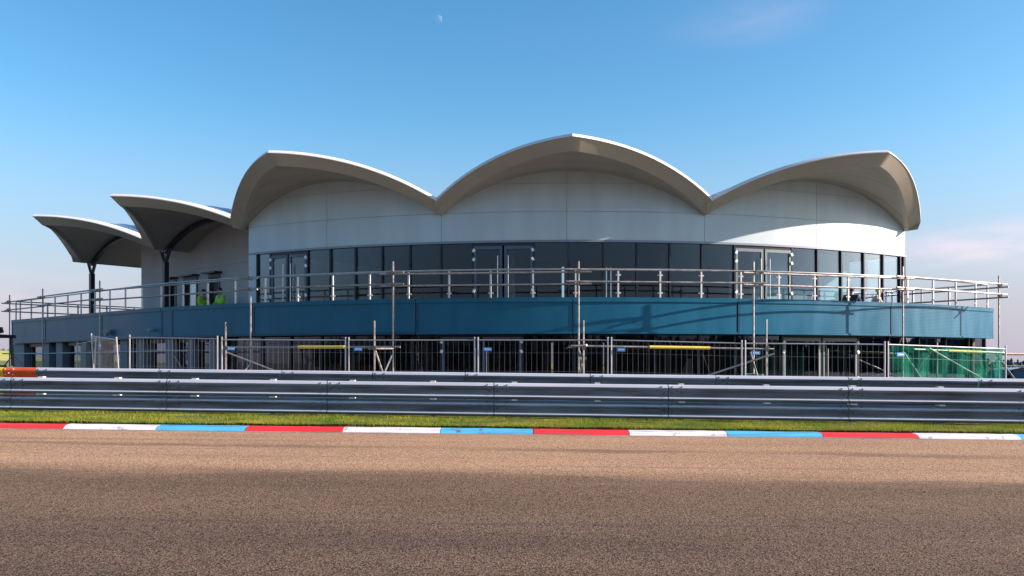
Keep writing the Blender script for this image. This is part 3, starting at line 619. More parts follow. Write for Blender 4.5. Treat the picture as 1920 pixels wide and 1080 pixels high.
# ------------------------------------------------------------------ shell roofs
T = .30
def shell(posf, u0, u1, d_in, dv, dt, zpk, seams, ends, half):
    """posf(u, d) -> plan point; eave runs from dv at the valleys to dt at the pointed tip"""
    NU, NT = 40, 14
    def de(u): return dv+(dt-dv)*(1-abs(u))
    def zz(u): return zV+(zpk-zV)*(1-abs(u)**PW)
    def off(u, k):      # surface normal offset within the cross-section
        s = -PW*(zpk-zV)*abs(u)**(PW-1)*(1 if u > 0 else -1)/half
        nn = math.hypot(1, s); return -s/nn*k/half, k/nn
    def P(u, d, k=0.0, scale=1.0):
        du, dz = off(u, k); q = posf(u+du, d); return Vector((q.x, q.y, zz(u)+dz))
    us = [u0+(u1-u0)*i/NU for i in range(NU+1)]
    def surf(k, dlo, dhi, nt_, back=None):
        vs = []; fs = []
        for u in us:
            lo, hi = (dlo(u) if callable(dlo) else dlo), dhi(u)
            for j in range(nt_+1): vs.append(P(u, lo+(hi-lo)*j/nt_, k))
        w_ = nt_+1
        for i in range(NU):
            for j in range(nt_): fs.append((i*w_+j, (i+1)*w_+j, (i+1)*w_+j+1, i*w_+j+1))
        return vs, fs
    mb = MB(); mb.add(*surf(T, d_in, lambda u: de(u)-.002, NT)); roof = mb.build('roof_shell', 'roof_metal', B, smooth=60, normals=False)
    mb = MB(); mb.add(*surf(0, d_in, lambda u: de(u)-.45, NT)); mb.build('soffit', 'soffit', roof, smooth=60, normals=False)
    # eave band: raked face, its lower edge set back under the tip
    mb = MB(); vs = []
    for u in us: vs += [P(u, de(u)-.52, -.035), P(u, de(u)-.36, -.035), P(u, de(u), T-.03), P(u, de(u)-.04, T+.01), P(u, de(u)-.16, T+.008)]
    fs = [(5*i+j, 5*(i+1)+j, 5*(i+1)+(j+1) % 5, 5*i+(j+1) % 5) for i in range(NU) for j in range(5)]+[(0, 1, 2, 3, 4), tuple(5*NU+j for j in (4, 3, 2, 1, 0))]
    mb.add(vs, fs); mb.build('eave_band', 'eave', roof, smooth=40)
    # white bevelled verge flashing on the roof edge
    mb = MB(); vs = []
    for u in [max(-.972, min(.972, q)) for q in us]: vs += [P(u, de(u)+.02, T-.028), P(u, de(u)+.02, T+.0), P(u, de(u)-.05, T+.065), P(u, de(u)-.40, T+.065), P(u, de(u)-.40, T+.005)]
    fs = [(5*i+j, 5*(i+1)+j, 5*(i+1)+(j+1) % 5, 5*i+(j+1) % 5) for i in range(NU) for j in range(5)]+[(0, 1, 2, 3, 4), tuple(5*NU+j for j in (4, 3, 2, 1, 0))]
    mb.add(vs, fs); mb.build('verge_flashing', 'trim_white', roof, smooth=30)
    for k in range(seams):
        d = dv-.25-.45*k; mb = MB(); vs = []
        for u in us: vs += [P(u, d-.02, T), P(u, d-.02, T+.05), P(u, d+.02, T+.05), P(u, d+.02, T)]
        mb.add(vs, [(4*i+j, 4*(i+1)+j, 4*(i+1)+(j+1) % 4, 4*i+(j+1) % 4) for i in range(NU) for j in range(4)]); mb.build('standing_seam', 'roof_metal', roof, smooth=40)
    for k, d in enumerate((-.35, -1.25, -2.15) if seams < 10 else ()):
        um = max(0, 1-(d+.47-dv)/(dt-dv)) if d > dv else 0; ul = 1-um-.02 if d+.47 > dv else .97
        ul = max(.1, min(.97, 1-(d+.47-dv)/(dt-dv))); mb = MB(); vs = []
        for i in range(31):
            u = -ul+2*ul*i/30; vs += [P(u, d-.008, -.004), P(u, d+.008, -.004)]
        mb.add(vs, [(2*i, 2*i+2, 2*i+3, 2*i+1) for i in range(30)]); mb.build('soffit_joint', 'frame_blue', roof, smooth=0)
    for u in ends:
        mb = MB(); n_ = 16; vs = []
        for j in range(n_+1):
            d = d_in+(de(u)-d_in)*j/n_; vs += [P(u, d, -.03), P(u, d, T+.01)]
        mb.add(vs, [(2*j, 2*j+2, 2*j+3, 2*j+1) for j in range(n_)]); mb.build('side_band', 'eave', roof, smooth=40)
    return P
halfd = STEP/2
for i in range(3):
    c = BC[i]; hl, hr = c-JA[i], JA[i+1]-c
    f = lambda u, d, c=c, hl=hl, hr=hr: path(c+u*(hr if u > 0 else hl), d)
    ex = []
    shell(f, -1, 1, -13.5, -2.0, .5, zP, 8, [1] if i == 2 else [-1] if i == 0 else [], 4.3)
tA = R_(AL); OXY = path(AL, 0); UD = Vector((-math.cos(tA), -math.sin(tA))); ND = normal(AL)
for c, h, zpk, ends in ((.93, 3.48, E+5.66, []), (7.95, 3.55, E+5.74, [1])):
    f = lambda u, d, c=c, h=h: OXY+UD*(c+u*h)+ND*d
    P = shell(f, -1, 1, -11.0, -2.8, .2, zpk, 14, ends, h)
    for dd, rr in ((-3.65, .09),):       # arched rib on the line of the columns
        mb = MB(); vs = []; N = 40
        for k in range(N+1):
            u = -1+2*k/N
            vs += [P(u, dd-rr, -.16), P(u, dd+rr, -.16), P(u, dd+rr, -.005), P(u, dd-rr, -.005)]
        mb.add(vs, [(4*i+j, 4*(i+1)+j, 4*(i+1)+(j+1) % 4, 4*i+(j+1) % 4) for i in range(N) for j in range(4)]); mb.build('arched_rib', 'column_dark', B)
for t, d in ((4.42, -3.65), (11.45, -3.65)):
    q = OXY+UD*t+ND*d; mb = MB(); mb.box((q.x, q.y, (zD+zV-.5)/2), (.2, .2, zV-.5-zD), tA)
    mb.box((q.x, q.y, zD+.012), (.36, .36, .024), tA)
    col_ = mb.build('column', 'column_dark', B)
    for s in (-1, 1):
        e = q+UD*s*.42; mb = MB(); mb.tube((q.x, q.y, zV-.62), (e.x, e.y, zV+.10), .075, 4); mb.build('branch', 'column_dark', col_)

# ------------------------------------------------------------------ balcony railing
RL = thing('balcony_railing', 'slim metal balustrade of white posts and round handrail on the blue balcony', 'railing', p3(0, -.12, zFT))
zH = E+2.66; OR_ = -.12
pa = 2.45; angs = []
a = pa
while a < A_R-.6: angs.append(a); a += 2.9
a = pa-2.9
while a > A_L+.5: angs.append(a); a -= 2.9
angs.append(A_R-.35); angs.append(A_L+.35); angs.sort()
for a in angs:
    mb = MB(); obox(mb, a, OR_, zFT, zH-.03, .045, .045); q = path(a, OR_); pst = mb.build('post', 'post_white', RL)
    for zz in ((zFT+.14, zH-.16) if 1 < a < 20 else (zFT+.14,) if a > -26 else ()):
        mb = MB(); obox(mb, a, OR_-.0, zz-.018, zz+.018, .15, .022); mb.build('glass_clamp', 'post_white', pst)
hr = angs
N = 120
mb = MB(); mb.pipe([p3(A_L+.35+(A_R-A_L-.7)*i/N, OR_, zH) for i in range(N+1)], .026); mb.build('handrail', 'steel', RL)
for a in (A_R-.35, A_L+.35):
    mb = MB(); L = 8.5; mb.tube(p3(a, OR_, zH), p3(a, -L, zH), .026); mb.build('handrail', 'steel', RL)
    o = -1.4
    while o > -L:
        mb = MB(); obox(mb, a, o, zFT-.5 if a > 0 else zFT-.5, zH-.03, .05, .055); mb.build('post', 'post_white', RL); o -= 1.3

# ------------------------------------------------------------------ scaffold
SF = thing('scaffold', 'steel tube scaffold of upright poles, guard rails and braces around the balcony', 'scaffold', p3(0, .8, gz(2, 22.5)))
TR = .0265
SO, SO2 = .75, 1.35
tall = [18, 80, 187, 470, 737, 1085, 1413, 1693, 1873]
tops = [2.80, 2.86, 2.86, 2.86, 2.84, 2.78, 2.82, 2.86, 2.83]
TA = []
for x, tp in zip(tall, tops):
    a = ax(x, SO); TA.append(a); q = path(a, SO); mb = MB(); g = gz(q.x, q.y); mb.tube((q.x, q.y, g), (q.x, q.y, E+tp), TR); s_ = mb.build('standard', 'tube', SF)
    mb = MB(); mb.box((q.x, q.y, g+.005), (.15, .15, .01)); mb.build('base_plate', 'coupler', s_)
def along(p, q, d): return p+(q-p).normalized()*d
for i in range(len(TA)-1):
    for k, z in enumerate((E+2.50, E+2.17)):
        p, q = p3(TA[i], SO+.055, z), p3(TA[i+1], SO+.055, z); dz = Vector((0, 0, .05 if i % 2 else 0))
        if i in (3, 4): dz.z += -.02
        mb = MB(); mb.tube(along(p, q, -.35)+dz, along(q, p, -.35)+dz, TR); mb.build('ledger', 'tube', SF)
for i, a in enumerate(TA):
    for z in (E+2.50, E+2.17):
        mb = MB(); c = p3(a, SO+.03, z+.02); mb.box(c, (.10, .11, .09)); mb.build('coupler', 'coupler', SF)
# guard rails running back round both ends
for a, ln in ((TA[-1], 6.5), (TA[0], 11.0)):
    for z in (E+2.50, E+2.17, ):
        mb = MB(); mb.tube(p3(a, SO+.3, z-.06), p3(a, SO-ln, z-.06), TR); mb.build('ledger', 'tube', SF)
    for k in ((2.6, 5.6) if a > 0 else (3.4, 6.4, 9.4)):
        q = path(a, SO-k); mb = MB(); mb.tube((q.x, q.y, gz(q.x, q.y)), (q.x, q.y, E+2.62), TR); mb.build('standard', 'tube', SF)
# lower outer row
def spx(x, y, o=SO2):      # point on the outer scaffold line seen at this pixel
    a = ax(x, o); q = path(a, o); return Vector((q.x, q.y, E+(H0-y)/F*q.y))
for x, y in ((423, 604), (702, 601), (1094, 601), (1437, 599), (1757, 636)):
    p = spx(x, y); mb = MB(); g = gz(p.x, p.y); mb.tube((p.x, p.y, g), p, TR); s_ = mb.build('standard', 'tube', SF)
    mb = MB(); mb.box((p.x, p.y, g+.005), (.15, .15, .01)); mb.build('base_plate', 'coupler', s_)
    z = p.z if x > 1700 else E+(H0-652)/F*p.y
    mb = MB(); mb.box((p.x, p.y-.03, z-.04 if x > 1700 else z), (.10, .11, .10)); mb.build('coupler', 'coupler', SF)
def tube_px(a, b, o0=SO2, o1=SO2, r=TR, name='ledger', m='tube', dy=0.0):
    p, q = spx(a[0], a[1], o0), spx(b[0], b[1], o1); p.y += dy; q.y += dy
    mb = MB(); mb.tube(p, q, r); return mb.build(name, m, SF)
def sub_tube(a, b, t0, t1, r, name, m, dy=0.0):
    p, q = spx(*a), spx(*b); p.y += dy; q.y += dy; mb = MB(); mb.tube(p+(q-p)*t0, p+(q-p)*t1, r, 10); return mb.build(name, m, SF)
def chain(xs_, ya, yb, sleeve):
    tube_px((xs_[0], ya), (xs_[1], yb), dy=-.06)
    t = [(s-xs_[0])/(xs_[1]-xs_[0]) for s in sleeve]
    sub_tube((xs_[0], ya), (xs_[1], yb), t[0], t[1], TR+.017, 'yellow_sleeve', 'yellow_sleeve', dy=-.06)
chain((416, 751), 651.5, 650.5, (566, 652)); chain((1070, 1450), 648.5, 654.5, (1215, 1328)); chain((1712, 1880), 655.0, 661.5, (1772, 1836))
tube_px((692, 653.5), (738, 653.5), SO2+.05, SO, .032, 'transom'); tube_px((1066, 650), (1100, 647), SO, SO2+.05, .03, 'transom')
tube_px((704, 658), (722, 712), SO2-.1, SO2-.3, name='brace'); tube_px((735, 666), (715, 712), SO+.05, SO2-.3, name='brace')
tube_px((426, 661), (540, 705), SO2-.06, SO, name='brace'); tube_px((470, 682), (455, 700), SO, SO2-.3, name='brace')
tube_px((1290, 716), (1452, 663), SO2-.4, SO2+.1, name='brace'); tube_px((1407, 660), (1424, 718), SO2-.2, SO2-.3, name='brace')
tube_px((1086, 658), (1096, 715), SO, SO2, name='brace'); tube_px((1094, 660), (1084, 715), SO2-.05, SO, name='brace'); tube_px((1088, 664), (1098, 672), SO, SO2, .04, 'coupler', 'coupler')
tube_px((1742, 653), (1842, 710), SO2+.08, SO2-.3, name='brace'); tube_px((1695, 661), (1728, 710), SO, SO2-.4, name='brace'); tube_px((1745, 662), (1715, 700), SO2-.2, SO-.2, name='brace')
tube_px((1868, 664), (1903, 712), SO2-.2, SO2+.6, name='brace')
tube_px((5, 663), (84, 663), SO+.1, SO+.1); tube_px((84, 663), (350, 657.5), SO+.1, SO2-.3); tube_px((28, 668), (45, 690), SO, SO-.2, name='brace'); tube_px((20, 671), (6, 688), SO, SO, name='brace')
tube_px((326, 667), (342, 692), SO2-.3, SO, name='brace'); tube_px((258, 680), (270, 692), SO2-.4, SO, name='brace')
sd = tube_px((1880, 663.5), (1990, 664), SO2-.3, SO2-.3, .045, 'ledger', 'coupler')

# ------------------------------------------------------------------ mesh fence panels
def fence_panel(p0, p1, t0, t1, label, tagpos=.09, sleeve=None, wires=True, lean=0.0, H=2.0):
    """p0,p1 plan points, t0,t1 tops"""
    b0, b1 = Vector((*p0, t0-H)), Vector((*p1, t1-H)); c0, c1 = Vector((*p0, t0)), Vector((*p1, t1))
    d = (b1-b0).normalized(); nrm = Vector((-d.y, d.x, 0)).normalized()
    if nrm.y > 0: nrm = -nrm
    c0 += nrm*lean; c1 += nrm*lean
    b0 += d*.045; b1 -= d*.045; c0 += d*.045; c1 -= d*.045
    th = thing('fence_panel', label, 'fence panel', ((b0+b1)/2), 'mesh fence panels behind the barrier')
    for b, c in ((b0, c0), (b1, c1)):
        mb = MB(); mb.tube(b, c+(c-b).normalized()*.05, .021); mb.build('frame_post', 'fence_steel', th)
    for t in (.03, .985):
        mb = MB(); mb.tube(b0+(c0-b0)*t, b1+(c1-b1)*t, .016); mb.build('frame_rail', 'fence_steel', th)
    mb = MB(); n = 24
    for i in range(1, n):
        p, q = b0+(b1-b0)*i/n, c0+(c1-c0)*i/n; mb.tube(p+(q-p)*.03, p+(q-p)*.985, .0024, 4)
    for t in (.15, .36, .58, .82): mb.tube(b0+(c0-b0)*t, b1+(c1-b1)*t, .0024, 4)
    stuff(mb.build('wire_mesh', 'fence_steel', th, smooth=0))
    for e, s in ((b0, 1), (b1, -1)):
        mb = MB(); mb.box(Vector((e.x, e.y, e.z+.05))+d*-s*.02, (.24, .60, .12), math.atan2(d.y, d.x)); mb.build('foot_block', 'rubber', th)
    if tagpos is not None:
        tp = b0+(b1-b0)*tagpos; tq = c0+(c1-c0)*tagpos; c = tp+(tq-tp)*.865+nrm*.02
        mb = MB(); mb.box(c, (.22, .008, .095), math.atan2(d.y, d.x)); pl = mb.build('name_plate', 'tag_blue', th)
        mb = MB(); mb.box(c+nrm*.006+d*.03, (.10, .003, .035), math.atan2(d.y, d.x)); mb.box(c+nrm*.006-d*.05, (.04, .003, .05), math.atan2(d.y, d.x)); mb.build('plate_print', 'tag_print', pl)
    cz = b1+(c1-b1)*.42; mb = MB(); mb.box(cz+d*.045+nrm*.0, (.13, .05, .035), math.atan2(d.y, d.x)); mb.build('clamp', 'fence_steel', th)
    return th
fx = [(413, 22.3, .70), (651, 22.0, .68), (893, 21.6, .67), (1143, 21.25, .66), (1394, 20.95, .57), (1662, 20.85, .54), (1888, 21.7, .44)]
fl = ['mesh fence panel in front of the long brace and the left yellow sleeve', 'mesh fence panel crossing the V-shaped scaffold brace',
      'mesh fence panel in front of the ground-floor double doors at the middle', 'mesh fence panel in front of the middle yellow sleeve and leaning board',
      'mesh fence panel in front of the green-grey ground-floor double doors', 'mesh fence panel backed with green debris netting']
for i in range(6):
    (x0, Y0, t0), (x1, Y1, t1) = fx[i], fx[i+1]
    fence_panel(((x0-960)/F*Y0, Y0), ((x1-960)/F*Y1, Y1), E+t0-.05, E+t1-.05, fl[i], .075 if i < 5 else .10)
def at(x, Y): return ((x-960)/F*Y, Y)
fence_panel(at(241, 23.9), at(410, 22.5), E+.76, E+.68, 'mesh fence panel before the two blue-grey piers, left of the long brace', None)
fence_panel(at(179, 25.2), at(228, 22.3), E+.84, E+.64, 'short-looking mesh fence panel turned edge-on, leaning, with a blue plate', .35, lean=.12)
fence_panel(at(141, 28.2), at(176, 25.4), E+.66, E+.72, 'mesh fence panel turned edge-on at the far left of the fence', None, lean=-.06)
# green debris net tied behind the last panel
def net():
    p0, p1 = Vector((*at(1674, 20.97), 0)), Vector((*at(1884, 21.8), 0)); mb = MB(); NX, NZ = 60, 16; vs = []
    for i in range(NX+1):
        for j in range(NZ+1):
            s, t = i/NX, j/NZ; p = p0.lerp(p1, s); top = E+.46*(1-s)+.40*s; top -= .03*abs(math.sin(s*math.pi*5))
            bot = gz(p.x, p.y)+.04; fold = .035*math.sin(s*38+2*math.sin(t*3))+.03*math.sin(t*7+s*9)
            vs.append((p.x, p.y+.05+fold, bot+(top-bot)*t))
    k = NZ+1; mb.add(vs, [(i*k+j, (i+1)*k+j, (i+1)*k+j+1, i*k+j+1) for i in range(NX) for j in range(NZ)])
    o = mb.build('debris_net', 'green_net', smooth=60, normals=False); tag(o, 'green debris netting hung along the right-hand fence panel', 'netting')
net()

# ------------------------------------------------------------------ steel crash barriers
def yb(x): return 15.9-.07*x
def ztop(x): return E-.39-.0095*x
PT = [(0, .155), (.035, .14), (.064, .095), (.066, .06), (.058, .025), (.022, -.02), (.018, -.072), (.086, -.102), (.088, -.120), (.06, -.155)]
PB = [(.010, .155), (.012, .105), (.072, .077), (.074, .05), (.060, .02), (.020, -.025), (.018, -.072), (.086, -.102), (.088, -.120), (.06, -.155)]
def rail_mesh(prof, x0, x1, yf, zf, m, parent, lap, name='rail'):
    pr = [(a, b) for a, b in prof]; back = [(a-.006, b) for a, b in reversed(prof)]; full = pr+back
    st = []
    for x, sh in ((x0, 0), (x1-.30, 0), (x1-.28, lap), (x1, lap)):
        st.append(lambda a, b, x=x, sh=sh: Vector((x, yf(x)-a+sh, zf(x)+b)))
    mb = MB(); mb.extrude(full, st)
    if m == 'galv':      # sunlit lips and shaded faces painted in as a pale and a dark galv
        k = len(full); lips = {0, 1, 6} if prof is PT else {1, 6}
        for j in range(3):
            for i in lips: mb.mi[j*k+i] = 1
        return mb.build(name, ['galv', 'galv_lit'], parent, smooth=28)
    return mb.build(name, m, parent, smooth=28)
FB = thing('crash_barrier', 'grey double-rail steel crash barrier along the grass beside the track', 'crash barrier', (0, yb(0), gz(0, 16)))
jx = [-11.2]
xj = [(q-960)/F for q in (315, 615, 927, 1253, 1590)]
js = [k*15.9/(1+.07*k) for k in xj]
js = [js[0]-6.42, js[0]-3.21]+js+[js[-1]+3.2, js[-1]+6.4, js[-1]+9.6]; js = [js[0]-3.2]+js
for i in range(len(js)-1):
    for k, (prof, dz) in enumerate(((PT, .155), (PB, .155+.335))):
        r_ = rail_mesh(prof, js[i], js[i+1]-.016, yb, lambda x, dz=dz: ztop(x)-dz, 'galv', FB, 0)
        st_ = [lambda a, b, x=x_: Vector((x, yb(x)-a+.012, ztop(x)-dz+b)) for x_ in (js[i]-.16, js[i]+.14)]
        mb = MB(); mb.extrude(list(prof)+[(p-.004, q) for p, q in reversed(prof)], st_); mb.build('splice_plate', 'bolt', r_)
        for bx_, bz in ((-.14, .115), (-.14, -.13), (-.09, .0), (.06, .115), (.24, .115), (.06, .0), (.15, .035), (.24, -.0), (.06, -.13), (.24, -.13)):
            xx = js[i]+bx_; d = np.interp(bz, [p[1] for p in prof][::-1], [p[0] for p in prof][::-1])
            mb = MB(); c = Vector((xx, yb(xx)-d-.002, ztop(xx)-dz+bz)); mb.tube(c, c+Vector((0, -.012, 0)), .014, 6); mb.build('bolt', 'bolt', r_)
x = js[1]-.98
while x < js[-1]:
    mb = MB(); mb.box((x, yb(x)+.075, (ztop(x)+.022+gz(x, 16)-.3)/2), (.10, .12, ztop(x)+.022-gz(x, 16)+.3)); pp = mb.build('post', 'post_white', FB)
    mb = MB(); mb.box((x, yb(x)-.008, ztop(x)-.322), (.11, .05, .035)); mb.build('spacer_block', 'white_plastic', pp)
    x += 1.585
def yr(x): return 17.3-.07*x
def zr(x): return E-.215-.0105*x
RB = thing('crash_barrier', 'taller grey steel crash barrier behind, with orange and yellow painted left end', 'crash barrier', (0, yr(0), gz(0, 17.3)))
ks = [(q-960)/F*17.3/(1+.07*(q-960)/F) for q in (8, 70, 300, 530, 640+60, 873, 1107, 1342, 1590, 1833)]
ks = [ks[0]-2.6]+ks+[ks[-1]+2.6, ks[-1]+5.2]
for i in range(len(ks)-1):
    for k in range(3):
        mname = 'rail_yellow' if i == 0 else 'rail_orange' if i == 1 else 'galv'
        dz = .155+.335*k
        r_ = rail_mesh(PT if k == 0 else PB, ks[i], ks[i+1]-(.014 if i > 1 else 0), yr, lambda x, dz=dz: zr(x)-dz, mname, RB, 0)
        if k == 0:
            if i < 2: r_['label'] = ('yellow' if i == 0 else 'orange')+' painted end rail'
            for bx_, bz in ((.05, .115), (.24, .115), (.06, .0), (.22, -.0), (.14, .03)):
                xx = ks[i]+bx_; d = np.interp(bz, [p[1] for p in PT][::-1], [p[0] for p in PT][::-1])
                mb = MB(); c = Vector((xx, yr(xx)-d-.002, zr(xx)-dz+bz)); mb.tube(c, c+Vector((0, -.012, 0)), .014, 6); mb.build('bolt', 'bolt' if i > 1 else 'white_plastic', r_)
x = ks[0]+.4
while x < ks[-1]:
    mb = MB(); mb.box((x, yr(x)+.075, (zr(x)-.02+gz(x, 17.4)-.3)/2), (.10, .12, zr(x)-.02-gz(x, 17.4)+.3)); mb.build('post', 'galv', RB); x += 1.6

# ------------------------------------------------------------------ people
def skin_mesh(name, J, edges, mats, parent, origin, rotz, root, sub=2):
    names = list(J); me = bpy.data.meshes.new(name)
    me.from_pydata([J[k][0] for k in names], [(names.index(a), names.index(b)) for a, b in edges], [])
    o = bpy.data.objects.new(name, me); COL.objects.link(o)
    me.materials.append(M[mats]); sk = o.modifiers.new('skin', 'SKIN'); sk.use_smooth_shade = True
    sd_ = o.modifiers.new('smooth', 'SUBSURF'); sd_.levels = sub; sd_.render_levels = sub
    for i, k in enumerate(names):
        r = J[k][1]; me.skin_vertices[0].data[i].radius = r if isinstance(r, tuple) else (r, r); me.skin_vertices[0].data[i].use_root = (k == root)
    if parent is None: o.location = origin; o.rotation_euler = (0, 0, rotz); ORG[o] = Vector(origin)
    else: o.parent = parent
    return o
def person(origin, rotz, label, pose, top, legs, hatmat, group, arms=None):
    """local frame: faces -Y"""
    if pose == 'stand': hip, ch, nk, hd = (0, 0, .93), (0, -.03, 1.27), (0, -.05, 1.46), (0, -.075, 1.60)
    else: hip, ch, nk, hd = (0, .10, .52), (0, -.02, .83), (0, -.08, 1.0), (0, -.12, 1.13)
    hip, ch, nk, hd = map(Vector, (hip, ch, nk, hd))
    J = {'hip': (hip, (.135, .10)), 'waist': (hip.lerp(ch, .45), (.125, .09)), 'chest': (ch, (.15, .105)), 'neck': (nk, .055), 'jaw': (hd-Vector((0, .0, .045)), (.066, .075)),
         'skull': (hd+Vector((0, .005, .035)), (.078, .092)), 'crown': (hd+Vector((0, .01, .10)), (.05, .06))}
    Ed = [('hip', 'waist'), ('waist', 'chest'), ('chest', 'neck'), ('neck', 'jaw'), ('jaw', 'skull'), ('skull', 'crown')]
    J['nose'] = (hd+Vector((0, -.105, -.005)), .012); Ed.append(('skull', 'nose'))
    for s, t in ((-1, 'l'), (1, 'r')):
        sh = ch+Vector((s*.19, 0, .11))
        if pose == 'stand':
            el = sh+Vector((s*.045, -.05, -.28)); wr = el+Vector((-s*.10, -.20, -.03)); hn = wr+Vector((-s*.03, -.08, -.01))
            kn, an = Vector((s*.11, -.03, .50)), Vector((s*.12, .02, .08)); toe = an+Vector((0, -.17, -.04))
        else:
            el = sh+Vector((s*.07, -.14, -.22)); wr = el+Vector((-s*.06, -.19, -.06)); hn = wr+Vector((0, -.08, -.02))
            if s < 0: kn, an = Vector((s*.13, -.28, .42)), Vector((s*.13, -.26, .08))
            else: kn, an = Vector((s*.12, -.10, .09)), Vector((s*.12, .32, .09))
            toe = an+Vector((0, -.16, -.03)) if s < 0 else an+Vector((0, .08, -.04))
        J.update({t+'sh': (sh, .065), t+'el': (el, .048), t+'wr': (wr, (.032, .028)), t+'hand': (hn, (.036, .022)), t+'hp': (hip+Vector((s*.10, 0, -.06)), .095), t+'kn': (kn, .066), t+'an': (an, .045), t+'toe': (toe, (.045, .035))})
        Ed += [('chest', t+'sh'), (t+'sh', t+'el'), (t+'el', t+'wr'), (t+'wr', t+'hand'), ('hip', t+'hp'), (t+'hp', t+'kn'), (t+'kn', t+'an'), (t+'an', t+'toe')]
        fd = (hn-wr).normalized()
        for k, (off, L) in enumerate(((-.027, .055), (-.009, .068), (.009, .064), (.026, .05))):
            p1 = hn+fd*L*.55+Vector((off, 0, 0)); p2 = hn+fd*L+Vector((off*1.1, 0, -.018))
            J[f'{t}f{k}a'] = (p1, .0085); J[f'{t}f{k}b'] = (p2, .007); Ed += [(t+'hand', f'{t}f{k}a'), (f'{t}f{k}a', f'{t}f{k}b')]
        th = wr.lerp(hn, .5)+Vector((-s*.04, 0, .005)); J[t+'tha'] = (th, .010); J[t+'thb'] = (th+fd*.035+Vector((-s*.012, 0, 0)), .008); Ed += [(t+'wr', t+'tha'), (t+'tha', t+'thb')]
    body = skin_mesh('person', J, Ed, 'skin', None, origin, rotz, 'hip'); tag(body, label, 'person', group)
    def grow(keys, edges, k, m, nm, root):
        J2 = {q: (J[q][0], tuple(r+k for r in (J[q][1] if isinstance(J[q][1], tuple) else (J[q][1],)*2))) for q in keys}
        return skin_mesh(nm, J2, edges, m, body, None, 0, root)
    grow(['hip', 'waist', 'chest']+[t+q for t in 'lr' for q in ('sh', 'el', 'wr')], [('hip', 'waist'), ('waist', 'chest')]+[e for t in 'lr' for e in (('chest', t+'sh'), (t+'sh', t+'el'), (t+'el', t+'wr'))], .024, top, 'jacket', 'chest')
    grow(['hip']+[t+q for t in 'lr' for q in ('hp', 'kn', 'an')], [e for t in 'lr' for e in (('hip', t+'hp'), (t+'hp', t+'kn'), (t+'kn', t+'an'))], .016, legs, 'trousers', 'hip')
    grow(['lan', 'ltoe'], [('lan', 'ltoe')], .014, 'rubber', 'boot', 'lan'); grow(['ran', 'rtoe'], [('ran', 'rtoe')], .014, 'rubber', 'boot', 'ran')
    # cap / hair: a shaped dome over the back and top of the head
    mb = MB(); vs = []; NA, NB = 16, 7; c = hd+Vector((0, .012, .03))
    for j in range(NB+1):
        ph = j/NB*math.pi*.60
        for i in range(NA):
            t = 2*math.pi*i/NA; low = 1.0 if math.sin(t) > -.2 else .72
            p_ = ph*low; vs.append(c+Vector((math.sin(p_)*math.cos(t)*.088, math.sin(p_)*math.sin(t)*.102, math.cos(p_)*.115)))
    mb.add(vs, [(j*NA+i, j*NA+(i+1) % NA, (j+1)*NA+(i+1) % NA, (j+1)*NA+i) for j in range(NB) for i in range(NA)])
    ORG[body] = Vector((0, 0, 0)); mb.build('hat' if hatmat != 'hair' else 'hair', hatmat, body)
    for s in (-1, 1):
        mb = MB(); e = hd+Vector((s*.031, -.083, .03)); mb.tube(e, e+Vector((0, -.008, 0)), .010, 8); mb.build('eye', 'eye_dark', body)
        mb = MB(); e = hd+Vector((s*.085, .005, .015)); mb.tube(e-Vector((s*.01, 0, 0)), e+Vector((s*.014, .008, 0)), .022, 8, .028); mb.build('ear', 'skin', body)
    mb = MB(); mb.box(hd+Vector((0, -.080, -.045)), (.045, .012, .010)); mb.build('mouth', 'rust', body)
    return body
q = path(ax(380, -3.9), -3.9); person((q.x, q.y, zD), R_(60), 'worker in lime hi-vis jacket on the balcony, left one of the pair', 'stand', 'hivis', 'navy_cloth', 'hair', 'workers on the balcony')
q = path(ax(415, -4.0), -4.0); person((q.x, q.y, zD), R_(-35), 'worker in lime hi-vis jacket behind a railing post, right one of the pair', 'stand', 'hivis', 'navy_cloth', 'hair', 'workers on the balcony')
q = path(ax(1596, -1.7), -1.7); person((q.x, q.y, zD), R_(150), 'crouching figure in dark clothes behind the balcony, before the right-hand glazing', 'kneel', 'navy_cloth', 'navy_cloth', 'hair', 'workers on the balcony')
q = path(ax(1641, -1.7), -1.7); person((q.x, q.y, zD), R_(75), 'crouching figure in sand-coloured top and lime cap by the right end glazing', 'kneel', 'sand_cloth', 'navy_cloth', 'hivis', 'workers on the balcony')

